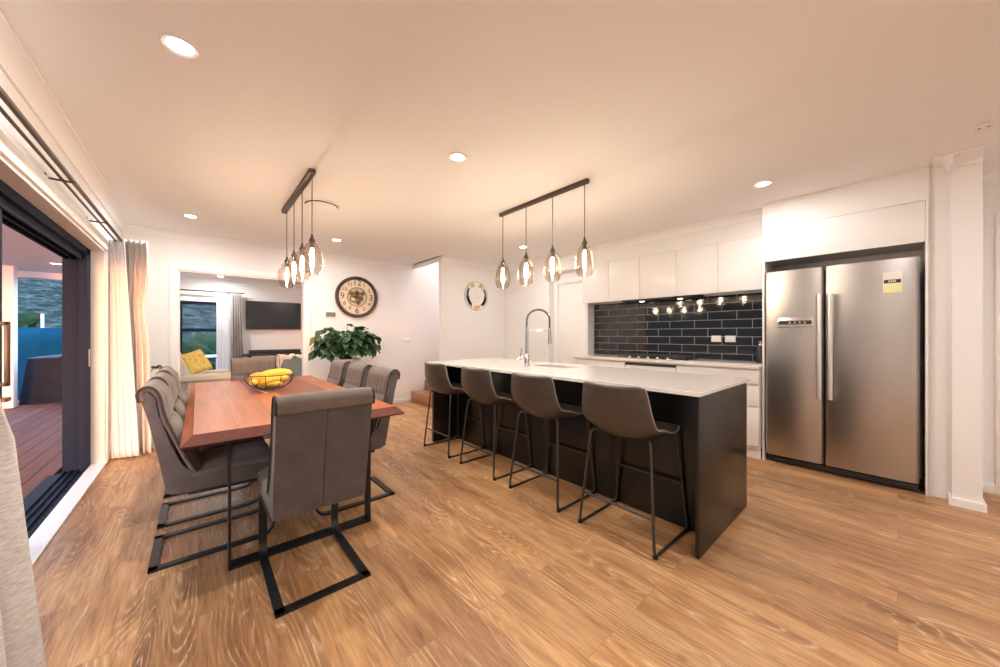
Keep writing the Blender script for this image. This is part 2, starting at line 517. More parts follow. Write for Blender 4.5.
# stairwell
sw = MB()
sw.box(4.6, 4.7, 4.96, YC + .12, 0, 4.2)
sw.box(2.9, 4.7, 4.9, YC + .12, 4.2, 4.3)
sw.box(2.93, 3.0, 4.90, YC, CEIL, 4.2)
struct('wall_stairwell', sw, M['wall'], smooth=0)
struct('trim_stairwell', MB().box(2.975, 3.03, WA, YC, 2.44, 2.505), M['ceil'], smooth=0)
# lounge walls
lw = MB()
lw.box(3.1, 3.2, YC + .12, 10.1, 0, 2.5)
struct('wall_lounge_right', lw, M['wall'], smooth=0)
YT = 10.0
lf = MB()
lf.box(XL, -.31, YT, YT + .15, 0, 2.5); lf.box(.66, 3.2, YT, YT + .15, 0, 2.5)
lf.box(-.31, .66, YT, YT + .15, 1.95, 2.5); lf.box(-.31, .66, YT, YT + .15, 0, .35)
struct('wall_lounge_far', lf, M['wall'], smooth=0)

# cornices (coved plaster)
def cove(axis, at, d, a, b, z=CEIL, s=.085):
    """profile runs from the wall at z-s to the ceiling at distance s; d = +-1 away from the wall"""
    prof = [(at, z), (at, z - s)]
    for k in range(0, 9):
        ang = PI / 2 * k / 8
        prof.append((at + d * (s - (s - .012) * math.cos(ang)), z - s + (s - .012) * math.sin(ang)))
    prof.append((at + d * s, z))
    mb = MB(); mb.prism(prof, axis, a, b); return mb
struct('trim_1', cove('Y', XL, 1, -2.6, YC), M['ceil'])
struct('trim_2', cove('X', YC, -1, XL, 3.0), M['ceil'])
struct('trim_3', cove('X', WA, -1, 2.98, WB), M['ceil'])
struct('trim_4', cove('Y', WB, -1, .875, WA), M['ceil'])
struct('trim_5', cove('Y', 4.085, -1, -.385, -.255), M['ceil'])
struct('trim_6', cove('X', -.255, 1, 4.0, 4.19), M['ceil'])
struct('trim_7', cove('X', YT, -1, XL, 3.1, 2.46), M['ceil'])
struct('trim_8', cove('Y', 4.62, -1, -2.6, -.385), M['ceil'])
# skirting
bz = .075
struct('baseboard_far', MB().box(1.29, 2.96, YC - .014, YC, 0, bz, .003), M['trim'])
struct('baseboard_far_left', MB().box(XL, -.265, YC - .014, YC, 0, bz, .003), M['trim'])
struct('baseboard_plaque', MB().box(2.98, WB, WA - .014, WA, 0, bz, .003), M['trim'])
pb = MB(); pb.prism([(4.068, -.40), (4.604, -.40), (4.604, -.3855), (4.0845, -.3855), (4.0845, -.2545), (4.19, -.2545), (4.19, -.24), (4.068, -.24)], 'Z', 0, .055)
struct('baseboard_pillar', pb, M['trim'])
struct('baseboard_right', MB().box(4.605, 4.62, -.49, -.40, 0, bz, .003), M['trim'])
struct('baseboard_left', MB().box(XL, XL + .014, 5.06, YC, 0, bz, .003), M['trim'])
# architrave round the lounge opening
ar = MB()
ar.box(-.265, -.188, YC - .016, YC, 0, 2.105, .003); ar.box(1.215, 1.288, YC - .016, YC, 0, 2.105, .003); ar.box(-.188, 1.215, YC - .016, YC, 2.03, 2.105, .003)
ar.box(-.188, -.172, YC, YC + .12, 0, 2.03); ar.box(1.199, 1.215, YC, YC + .12, 0, 2.03); ar.box(-.188, 1.215, YC, YC + .12, 2.014, 2.03)
struct('trim_9', ar, M['trim'])

# ---- sliding door (structure): liner, frame, track, leaf
d1 = sroot('door_1', 'dark aluminium glass sliding door standing open onto the deck', 'sliding door', (-.8, 2.9, 0))
ln = MB()
ln.box(-.755, XL + .012, .9, 4.965, -.01, .012)                    # white sill board
ln.box(-.755, XL, 4.945, 4.965, 0, 2.03); ln.box(-.755, XL, .9, .92, 0, 2.03); ln.box(-.755, XL, .9, 4.965, 2.01, 2.03)
ln.box(XL, XL + .016, 4.965, 5.04, 0, 2.13, .003); ln.box(XL, XL + .016, .82, .9, 0, 2.13, .003); ln.box(XL, XL + .016, .9, 4.965, 2.03, 2.13, .003)
part('door_liner', ln, M['trim'], d1)
fr = MB()
fr.box(-.91, -.755, 4.875, 4.945, -.02, 2.01, .003)
fr.box(-.80, -.755, 4.80, 4.875, -.02, 2.01, .003)
fr.box(-.91, -.755, .92, .99, -.02, 2.01, .003)
fr.box(-.91, -.755, .99, 4.945, 1.95, 2.01)
for k in range(3):
    fr.box(-.90 + .05 * k, -.885 + .05 * k, .99, 4.875, 1.90, 1.95)
part('door_frame', fr, M['alu'], d1)
tk = MB()
tk.box(-.99, -.755, .99, 4.875, -.05, -.012)
for k in range(4):
    tk.box(-.905 + .042 * k, -.893 + .042 * k, .99, 4.875, -.012, .006)
part('door_track', tk, M['alu'], d1)
st = MB()
st.box(-.765, -.752, 4.86, 4.872, .93, 1.08)
part('strike_plate', MB().box(-.762, -.750, 4.868, 4.895, .93, 1.09, .003), M['silver'], d1)
lfm = MB()
xa, xb = -.835, -.795
for (a, b) in ((.99, 1.07), (3.10, 3.17)):
    lfm.box(xa, xb, a, b, .006, 1.92, .003)
lfm.box(xa, xb, 1.07, 3.10, .006, .09); lfm.box(xa, xb, 1.07, 3.10, 1.85, 1.92)
leaf = part('sliding_leaf', lfm, M['alu'], d1)
part('glass_pane', MB().box(-.818, -.812, 1.07, 3.10, .09, 1.85), M['glass'], leaf, smooth=0)
hd = MB()
hd.box(-.752, -.735, 3.012, 3.036, .955, 1.29, .004)
hd.box(-.80, -.735, 3.012, 3.036, .955, .975, .003); hd.box(-.80, -.735, 3.012, 3.036, 1.27, 1.29, .003)
hd.box(-.80, -.74, 3.05, 3.065, .875, .895, .003); hd.box(-.752, -.74, 3.0, 3.065, .875, .89, .003)
hd.box(-.797, -.79, 3.005, 3.05, .84, 1.31, .002)
part('door_handle', hd, M['bronze'], leaf)

# ---- pantry door in the kitchen wall, hall door on the right
d2 = sroot('door_2', 'plain white flush door between the corner wall and kitchen cabinets', 'door', (XD, 3.4, 0))
part('door_panel', MB().box(XD + .02, XD + .06, 3.165, 3.705, .005, 2.05, .002), M['trim'], d2)
dj = MB()
dj.box(XD - .006, XD + .1, 3.705, 3.72, 0, 2.065); dj.box(XD - .006, XD + .1, 3.15, 3.165, 0, 2.065); dj.box(XD - .006, XD + .1, 3.165, 3.705, 2.05, 2.065)
dj.box(XD - .014, XD, 3.715, 3.785, 0, 2.13, .003); dj.box(XD - .014, XD, 3.122, 3.715, 2.06, 2.13, .003)
part('door_casing', dj, M['trim'], d2)
part('strike_plate', MB().box(XD - .008, XD - .002, 3.152, 3.162, 1.0, 1.08), M['silver'], d2)
d3 = sroot('door_3', 'white hall door with casing past the pillar at the right edge', 'door', (4.62, -.9, 0))
part('door_panel', MB().box(4.65, 4.69, -1.30, -.52, .005, 2.05, .002), M['trim'], d3)
dk = MB()
dk.box(4.604, 4.72, -.52, -.49, 0, 2.15, .003); dk.box(4.604, 4.72, -1.39, -1.30, 0, 2.15, .003); dk.box(4.604, 4.72, -1.30, -.52, 2.07, 2.15, .003)
part('door_casing', dk, M['trim'], d3)

# ---- lounge window
w1 = sroot('window_1', 'dark framed lounge window with a crossbar behind the cream armchair', 'window', (.3, YT, .35))
wfm = MB()
for (a, b) in ((-.31, -.25), (.60, .66)): wfm.box(a, b, YT + .02, YT + .09, .35, 1.95, .003)
wfm.box(-.25, .60, YT + .02, YT + .09, 1.885, 1.95); wfm.box(-.25, .60, YT + .02, YT + .09, .35, .42); wfm.box(-.25, .60, YT + .015, YT + .09, 1.29, 1.36)
part('window_frame', wfm, M['alu'], w1)
part('window_pane', MB().box(-.25, .60, YT + .05, YT + .055, .42, 1.885), M['glass'], w1, smooth=0)
wt = MB()
wt.box(-.38, -.31, YT - .014, YT, .28, 2.02, .002); wt.box(.66, .73, YT - .014, YT, .28, 2.02, .002); wt.box(-.31, .66, YT - .014, YT, 1.95, 2.02, .002); wt.box(-.31, .66, YT - .02, YT, .28, .35, .002)
part('window_trim', wt, M['trim'], w1)

# ------------------------------------------------------------------ outdoors
struct('deck', MB().box(-6.5, -.99, -.5, 11.2, -.17, -.05), M['deck'], smooth=0, label='brown timber deck boards outside the sliding door', cat='deck')
vr = MB(); vr.box(-6.5, XL - .25, -.5, 10.9, 2.42, 2.55); vr.box(-6.5, XL - .25, 10.75, 10.95, 2.30, 2.60); vr.box(-6.5, -6.3, -.5, 10.95, 2.3, 2.6)
struct('veranda_ceiling', vr, M['concrete'], smooth=0, label='pale veranda ceiling over the deck', cat='ceiling')
struct('veranda_post', MB().box(-2.62, -2.42, 10.1, 10.3, -.05, 2.42, .006), M['trim'], label='white square veranda post on the deck beside the covered barbecue', cat='post')
gr = MB().box(-13, 13, -6, 15.2, -.6, -.45)
struct('ground', gr, M['ground'], smooth=0)
def hillfn(u, v):
    a = math.radians(25 + 185 * u); r = 12.1 + 32 * v
    z = -.45 + 9 * v * (1 + .08 * math.sin(u * 21)) + .5 * math.sin(u * 50 + v * 9) * v
    return (r * math.cos(a), 2.5 + r * math.sin(a), z)
h = struct('hill', MB().grid(hillfn, 80, 40), M['hill'], label='grassy hillside rising behind the blue fence', cat='hill')
fe = thing('shade_cloth_fence', 'blue shade cloth fence along the foot of the grassy hillside', 'fence', (-1, 13.9, -.45))
def fcl(u, v): return (-7 + 6.0 * u, 13.9 + .04 * math.sin(u * 40) + .03 * math.sin(v * 5 + u * 17), -.45 + 1.85 * v)
fo = part('fence_cloth', MB().grid(fcl, 90, 6), M['fence'], fe)
fo.modifiers.new('s', 'SOLIDIFY').thickness = .01
for x in (-6.9, -5.2, -3.5, -2.93, -1.05):
    part('fence_post', MB().tube([(x, 14.04, -.45), (x, 14.04, 1.75 if x > -4 else 1.5)], .03), M['silver'], fe)
# far shrub behind the fence
bs = thing('bush', 'low green bush growing just behind the blue fence', 'bush', (-4.0, 14.5, -.4))
def blob(cx, cy, cz, rx, ry, rz, n=3, amp=.12, seed=0):
    bm = bmesh.new(); bmesh.ops.create_icosphere(bm, subdivisions=n, radius=1)
    rnd = random.Random(seed); ph = [rnd.uniform(0, 6) for _ in range(6)]
    for v in bm.verts:
        p = v.co
        k = 1 + amp * (math.sin(p.x * 9 + ph[0]) * math.sin(p.y * 8 + ph[1]) + .6 * math.sin(p.z * 13 + ph[2] + p.x * 5))
        v.co = Vector((cx + p.x * rx * k, cy + p.y * ry * k, cz + p.z * rz * k))
    mb = MB(); mb.bm.free(); mb.bm = bm; return mb
part('foliage', blob(-4.0, 14.5, 1.25, 1.0, .4, .6, 4, .25, 3), M['bush'], bs)
part('stem', MB().tube([(-4.0, 14.5, -.4), (-4.0, 14.5, 1.1)], .05), M['stem'], bs)
b2 = thing('bush', 'dark rounded bush outside the lounge window', 'bush', (.15, 13.7, -.45))
part('foliage', blob(.15, 13.7, .35, .95, .5, .8, 4, .22, 9), M['bush'], b2)
part('stem', MB().tube([(.15, 13.7, -.45), (.15, 13.7, .2)], .05), M['stem'], b2)
# covered barbecue
bq = thing('covered_barbecue', 'barbecue under a dark blue cover on the deck beside the veranda post', 'barbecue', (-1.75, 10.75, -.05))
def coverfn(u, v):
    # loft of a draped box; u around, v up and over the top
    a = 2 * PI * u
    hx, hy = .68, .34
    def sq(t, p=.32): return math.copysign(abs(t) ** p, t)
    x, y = sq(math.cos(a)), sq(math.sin(a))
    fold = .045 * math.sin(9 * a + .6) + .022 * math.sin(19 * a + 1)
    top = .84 + (.22 if x > -.25 else 0) * min(1, max(0, (x + .25) / .35))
    if v < .75:
        k = 1.06 - .09 * v / .75 + fold * (1 - v)
        z = top * v / .75
    else:
        k = .97 * (1 - (v - .75) / .25) ** .6 if v < 1 else 0
        z = top + .05 * math.sin((v - .75) / .25 * PI / 2)
        if k < 1: z = z
    return (-1.72 + x * hx * k, 10.75 + y * hy * k, -.05 + z)
part('cover', MB().grid(coverfn, 96, 24), M['cover'], bq, smooth=60)
part('wheel', MB().lathe([(0, -.02), (.07, -.02), (.07, .02), (0, .02)], (-2.2, 10.5, .02), 20, 'Y'), M['metal_black'], bq)
od = thing('downlight', 'lit downlight in the pale veranda ceiling', 'downlight', (-1.8, 9.3, 2.415))
part('trim_ring', MB().lathe([(.055, 0), (.075, 0), (.075, -.008), (.055, -.004)], (-1.8, 9.3, 2.42)), M['trim'], od)
part('lens', MB().lathe([(0.001, -.003), (.055, -.003)], (-1.8, 9.3, 2.42), 24, cap0=True), M['dl_out'], od)

# ------------------------------------------------------------------ dining table
tb = thing('dining_table', 'long orange brown timber dining table with chamfered edge and black legs', 'table', (.49, 3.35, 0))
x0, x1, y0, y1 = -.060, 1.026, 2.135, 4.55
bmh = MB()
vb = []
for (z, i) in ((.70, 0), (.708, -.002), (.75, .042)):
    vb.append([bmh.bm.verts.new(p) for p in ((x0 + i, y0 + i, z), (x1 - i, y0 + i, z), (x1 - i, y1 - i, z), (x0 + i, y1 - i, z))])
bmh.bm.faces.new(vb[0][::-1]); bmh.bm.faces.new(vb[2])
for A, B in zip(vb, vb[1:]):
    for k in range(4):
        f_ = bmh.bm.faces.new((A[k], A[(k + 1) % 4], B[(k + 1) % 4], B[k])); f_.material_index = 1 if k in (0, 2) else 0
part('tabletop', bmh, (M['table'], M['table_end']), tb, smooth=25)
part('resin_seam', MB().prism([(.374, 3.62), (.379, 3.64), (.432, 3.335), (.418, 3.34)], 'Z', .7495, .7506), M['w_beige'], tb, label='thin pale filled crack in the tabletop')
for yy in (2.31, 4.33):
    lg = MB()
    lg.box(.118, .130, yy - .04, yy + .04, 0, .69); lg.box(.842, .854, yy - .04, yy + .04, 0, .69)
    lg.box(.118, .854, yy - .04, yy + .04, 0, .012); lg.box(.118, .854, yy - .04, yy + .04, .688, .70)
    part('leg', lg, M['metal_black'], tb)

# ------------------------------------------------------------------ dining chairs
def bez(pts, n=6):
    """Catmull-Rom resample of 2D points"""
    out = []
    P = [Vector(p) for p in pts]
    for i in range(len(P) - 1):
        p0, p1, p2, p3 = P[max(i - 1, 0)], P[i], P[i + 1], P[min(i + 2, len(P) - 1)]
        for k in range(n):
            t = k / n
            out.append(.5 * ((2 * p1) + (-p0 + p2) * t + (2 * p0 - 5 * p1 + 4 * p2 - p3) * t * t + (-p0 + 3 * p1 - 3 * p2 + p3) * t ** 3))
    out.append(P[-1]); return out

def make_chair():
    t = thing('dining_chair', 'x', 'chair', (0, 0, 0), 0, 'suede dining chairs around the timber table')
    W = .205
    # upholstered shell (back + seat in one side profile), y forward
    prof = [(-.205, .388), (-.238, .60), (-.276, .80), (-.298, .885), (-.310, .925), (-.295, .942), (-.262, .938),
            (-.258, .89), (-.238, .82), (-.195, .66), (-.155, .52), (-.11, .47), (.26, .462), (.285, .43), (.27, .375), (.24, .362), (-.16, .372)]
    sh = part('shell', MB().prism(prof, 'X', -W, W, .012), M['suede'], t, True, 50)
    # stitched seams on the rear of the shell (sub-parts)
    sm = MB()
    sm.tube([(0, -.2455, .64), (0, -.277, .81), (0, -.302, .885)], .0022, 6); sm.tube([(0, -.209, .40), (0, -.2455, .64)], .0022, 6)
    part('seam', sm, M['piping'], sh, True)
    # back pad: up the front, over the roll, down to a flap
    path = bez([(-.085, .478), (-.120, .55), (-.163, .66), (-.204, .78), (-.216, .83), (-.226, .89), (-.240, .93), (-.264, .953), (-.292, .950), (-.311, .926), (-.309, .895), (-.303, .878)], 6)
    cum = [0]
    for a, b in zip(path, path[1:]): cum.append(cum[-1] + (b - a).length)
    L = cum[-1]
    def pt(v):
        s = v * L
        for i in range(len(path) - 1):
            if cum[i + 1] >= s - 1e-9:
                k = (s - cum[i]) / max(1e-9, cum[i + 1] - cum[i])
                p = path[i].lerp(path[i + 1], k); d = (path[i + 1] - path[i]).normalized()
                return p, Vector((-d.y, d.x))          # normal pointing inward; outward is -n
        return path[-1], Vector((0, 1))
    sv = .50   # seam across the back
    def back(u, v):
        p, n = pt(v)
        x = (u - .5) * 2
        e = (1 - abs(x) ** 6)
        puff = .020 * e
        g = math.exp(-((v - sv) / .022) ** 2)
        c = math.exp(-((v - .27) / .05) ** 2 - (x / .16) ** 2)
        d = puff * (1 - .95 * g) - .026 * c
        if v < sv: d += .012 * e * math.sin(PI * min(1, v / sv))
        else:
            w = min(1, (v - sv) / .1) * max(0, min(1, (.80 - v) / .1))
            d += .005 * w * math.sin(x * 21) * e
        if v > .72: d *= max(.12, 1 - (v - .72) / .14)
        q = p + n * (-d)
        return (x * (W + .004), q.x, q.y)
    bk = part('back_pad', MB().grid(back, 34, 64), M['suede_warmlit'], t, True, 80)
    mo = bk.modifiers.new('s', 'SOLIDIFY'); mo.thickness = .022; mo.offset = -1
    for sx in (-1, 1):
        part('piping', MB().tube([(sx * (W + .003), pt(v / 30)[0].x, pt(v / 30)[0].y) for v in range(31)], .006, 6), M['piping'], bk, True)
    # seat pad
    def seat(u, v):
        x = (u - .5) * 2; y = -.10 + .40 * v
        e = (1 - abs(x) ** 6) * (1 - abs(2 * v - 1) ** 8)
        z = .468 + .034 * e - .010 * math.exp(-((v - .45) / .03) ** 2) * e
        if v > .93: z -= (v - .93) * .7
        return (x * (W + .003), y, z)
    se = part('seat_pad', MB().grid(seat, 24, 24), M['suede_warmlit'], t, True, 80)
    mo = se.modifiers.new('s', 'SOLIDIFY'); mo.thickness = .02; mo.offset = -1
    # flat-bar cantilever frame
    fm = MB(); th = .014
    for sx in (-1, 1):
        a, b = (sx * .205, sx * .167) if sx > 0 else (-.205, -.167)
        a, b = min(a, b), max(a, b)
        curve = [(-.275, th / 2), (.19, th / 2)]
        for k in range(1, 9):
            an = PI / 2 * k / 8
            curve.append((.19 + .085 * math.sin(an), th / 2 + .085 * (1 - math.cos(an))))
        curve += [(.262, .33), (.235, .356), (-.12, .366)]
        fm.strip(curve, a, b, th)
    fm.box(-.205, .205, -.275, -.237, 0, th)
    part('frame', fm, M['metal_black'], t, True, 30)
    return t

ch0 = make_chair()
ch0.location = (.455, 2.03, 0)
ch0['label'] = 'suede dining chair at near table end, its plain back to the room'
Lx, Rx = .080, .862
def place(loc, rz, label): return dup(ch0, loc, rz, label)
place((Lx, 2.715, 0), -PI / 2, 'suede chair on the sliding door side, at the near table corner')
place((Lx, 3.255, 0), -PI / 2, 'middle suede chair of the row on the sliding door side')
place((Lx, 3.80, 0), -PI / 2, 'suede chair on the sliding door side, farthest toward the lounge opening')
place((Rx, 2.735, 0), PI / 2, 'suede chair on the kitchen side, at the near table corner')
place((Rx, 3.275, 0), PI / 2, 'middle suede chair of the row on the kitchen side')
place((Rx, 3.83, 0), PI / 2, 'suede chair on the kitchen side, farthest toward the potted lily')
place((.49, 4.66, 0), PI, 'suede dining chair at far table end, tufted back against the lounge')

# ------------------------------------------------------------------ fruit bowl
fbz = .75
bw = thing('wire_bowl', 'open black wire fruit bowl standing on the timber table', 'bowl', (.475, 3.60, fbz))
BX, BY = .475, 3.60
wm = MB()
def bowl_r(t): return .06 + .12 * math.sin(t * PI / 2) ** .8, .008 + .120 * t ** 1.6
for t_ in (0, 1):
    r, z = bowl_r(t_)
    part('rim' if t_ else 'base_ring', MB().tube([(BX + r * math.cos(2 * PI * k / 40), BY + r * math.sin(2 * PI * k / 40), fbz + z) for k in range(40)], .0035, 6, True), M['metal_black'], bw)
for k in range(10):
    a = 2 * PI * k / 10
    wm.tube([(BX + bowl_r(i / 8)[0] * math.cos(a), BY + bowl_r(i / 8)[0] * math.sin(a), fbz + bowl_r(i / 8)[1]) for i in range(9)], .003, 6)
for k in range(3):
    a = PI * k / 3
    wm.tube([(BX - .055 * math.cos(a), BY - .055 * math.sin(a), fbz + .006), (BX + .055 * math.cos(a), BY + .055 * math.sin(a), fbz + .006)], .003, 6)
part('wires', wm, M['metal_black'], bw)
def banana(name, label, c, d, length, r, arch, cat='banana'):
    c = Vector(c); d = Vector(d).normalized()
    pts, rr = [], []
    n = 14
    for i in range(n + 1):
        s = i / n * 2 - 1
        p = c + d * (s * length / 2) + Vector((0, 0, arch * (1 - s * s)))
        pts.append(p)
        rr.append(r * max(.16, (1 - abs(s) ** 4.5) ** .6))
    t = thing(name, label, cat, c, 0, 'fruit in the wire bowl')
    part('peel', MB().tube(pts, rr, 8), M['banana'], t, smooth=70)
    e = pts[0] - d * .022
    part('stalk', MB().tube([pts[0] + d * .004, e], [r * .22, r * .26], 6), M['tip'], t)
banana('banana', 'topmost yellow banana arching over the fruit heap', (BX + .035, BY - .01, fbz + .115), (.9, -.35, .10), .27, .036, .022)
banana('banana', 'lower banana at the front of the wire bowl, crossing under the top one', (BX + .015, BY - .065, fbz + .075), (.9, -.25, .18), .24, .030, .014)
banana('banana', 'banana at the bottom front of the wire bowl, lowest in the heap', (BX - .005, BY - .052, fbz + .046), (.85, -.45, .05), .19, .027, .008)
mg = thing('mango', 'plump orange yellow mango at the left of the fruit heap', 'mango', (BX - .06, BY + .0, fbz + .09), 0, 'fruit in the wire bowl')
part('skin', blob(BX - .085, BY - .012, fbz + .098, .072, .056, .054, 3, .015, 4), M['mango'], mg, smooth=80)
part('stalk', MB().tube([(BX - .085, BY - .012, fbz + .149), (BX - .082, BY - .012, fbz + .160)], .004, 6), M['tip'], mg)
lm = thing('lemon', 'small pale lemon at the left rim of the wire bowl', 'lemon', (BX - .11, BY - .02, fbz + .075), 0, 'fruit in the wire bowl')
part('skin', blob(BX - .125, BY - .075, fbz + .075, .03, .024, .024, 3, .02, 8), M['lemon'], lm, smooth=80)

# ------------------------------------------------------------------ island, worktop, sink, tap
isl = thing('kitchen_island', 'long black kitchen island base under a white stone worktop', 'kitchen island', (2.5, 2.1, 0))
TZ0, TZ1 = .893, .916
part('end_panel', MB().box(2.05, 2.95, .708, .728, 0, TZ0, .0015), M['black'], isl)
part('end_panel', MB().box(2.03, 2.95, 3.48, 3.52, 0, TZ0, .002), M['black'], isl)
bp = MB()
ys = [.729, 1.4, 2.1, 2.8, 3.48]
for a, b in zip(ys, ys[1:]): bp.box(2.32, 2.338, a + .0015, b - .0015, 0, TZ0, .0015)
part('back_panel', bp, M['black'], isl)
part('carcass', MB().box(2.34, 2.90, .73, 3.478, .10, .66), M['cabdark'], isl)
for i, (a, b) in enumerate(zip(ys, ys[1:])):
    part('door', MB().box(2.902, 2.922, a + .002, b - .002, .12, .86, .002), M['black'], isl)
wt = MB()
def ring(z, x0, x1, y0, y1): return [wt.bm.verts.new(p) for p in ((x0, y0, z), (x1, y0, z), (x1, y1, z), (x0, y1, z))]
SX0, SX1, SY0, SY1 = 2.53, 2.76, 1.99, 2.41
ot, it, ob, ib = ring(TZ1, 1.985, 2.968, .682, 3.545), ring(TZ1, SX0, SX1, SY0, SY1), ring(TZ0, 1.985, 2.968, .682, 3.545), ring(TZ0, SX0, SX1, SY0, SY1)
for k in range(4):
    j = (k + 1) % 4
    wt.bm.faces.new((ot[k], ot[j], it[j], it[k])); wt.bm.faces.new((ob[j], ob[k], ib[k], ib[j]))
    wt.bm.faces.new((ob[k], ob[j], ot[j], ot[k])); wt.bm.faces.new((it[k], it[j], ib[j], ib[k]))
w = part('island_worktop', wt, M['stone'], smooth=0)
bv = w.modifiers.new('b', 'BEVEL'); bv.width = .003; bv.segments = 2; bv.limit_method = 'ANGLE'
tag(w, 'white speckled stone worktop spanning the black island', 'worktop')
sk = thing('sink', 'undermount steel sink bowl let into the island worktop', 'sink', (2.645, 2.2, .70))
sb = MB()
sb.box(SX0 - .008, SX0, SY0 - .008, SY1 + .008, .70, TZ0 - .001); sb.box(SX1, SX1 + .008, SY0 - .008, SY1 + .008, .70, TZ0 - .001)
sb.box(SX0, SX1, SY0 - .008, SY0, .70, TZ0 - .001); sb.box(SX0, SX1, SY1, SY1 + .008, .70, TZ0 - .001); sb.box(SX0 - .008, SX1 + .008, SY0 - .008, SY1 + .008, .692, .70)
part('bowl', sb, M['silver'], sk)
part('drain', MB().lathe([(.001, .0), (.04, .0), (.04, .006), (.03, .004), (.001, .003)], (2.645, 2.2, .70), 24), M['chrome'], sk)
# pull-down spring tap
TX, TY = 2.47, 2.43
tp = thing('kitchen_tap', 'tall chrome spring tap with an arched hose beside the island sink', 'tap', (TX, TY, TZ1))
dirv = Vector((.115, -.20, 0)).normalized(); RC = .23
def tpt(s, z): return (TX + dirv.x * s, TY + dirv.y * s, z)
part('base', MB().lathe([(.0, 0), (.030, 0), (.030, .006), (.024, .012), (.024, .11), (.018, .118), (0, .118)], (TX, TY, TZ1), 24), M['chrome'], tp)
part('column', MB().tube([(TX, TY, TZ1 + .11), (TX, TY, 1.30)], .0155, 16), M['chrome'], tp)
hp = [tpt(0, 1.30), tpt(0, 1.36)]
for k in range(0, 17):
    a = PI - PI * k / 16
    hp.append(tpt(RC / 2 + RC / 2 * math.cos(a), 1.365 + .105 * math.sin(a)))
hp += [tpt(RC, 1.32), tpt(RC, 1.27)]
part('hose', MB().tube(hp, .0075, 10), M['metal_black'], tp)
# coil round the hose
H2 = [Vector(p) for p in hp]; cm = [0]
for a, b in zip(H2, H2[1:]): cm.append(cm[-1] + (b - a).length)
side = Vector((-dirv.y, dirv.x, 0)); coil = []
N = 46 * 7
for i in range(N + 1):
    s = cm[-1] * i / N
    j = max(k for k in range(len(cm)) if cm[k] <= s + 1e-9); j = min(j, len(H2) - 2)
    k = (s - cm[j]) / (cm[j + 1] - cm[j]); p = H2[j].lerp(H2[j + 1], k); d = (H2[j + 1] - H2[j]).normalized()
    up = d.cross(side); an = 2 * PI * i / 7
    coil.append(p + (side * math.cos(an) + up * math.sin(an)) * .0115)
part('spring', MB().tube(coil, .0023, 5), M['chrome'], tp)
part('dock_arm', MB().tube([tpt(0, 1.262), tpt(RC - .012, 1.262)], .008, 10), M['chrome'], tp)
part('spray_head', MB().tube([tpt(RC, 1.285), tpt(RC, 1.27), tpt(RC, 1.17), tpt(RC, 1.135)], [.012, .015, .016, .020], 16), M['chrome'], tp)
lv = MB(); lv.tube([(TX - .02, TY + .02, TZ1 + .075), (TX - .045, TY + .045, TZ1 + .085)], .017, 14); lv.tube([(TX - .045, TY + .045, TZ1 + .085), (TX - .06, TY + .075, TZ1 + .06)], .006, 8)
lv.tube([(TX - .045, TY + .045, TZ1 + .085), (TX - .035, TY + .035, TZ1 + .17)], .006, 8)
part('lever', lv, M['chrome'], tp)

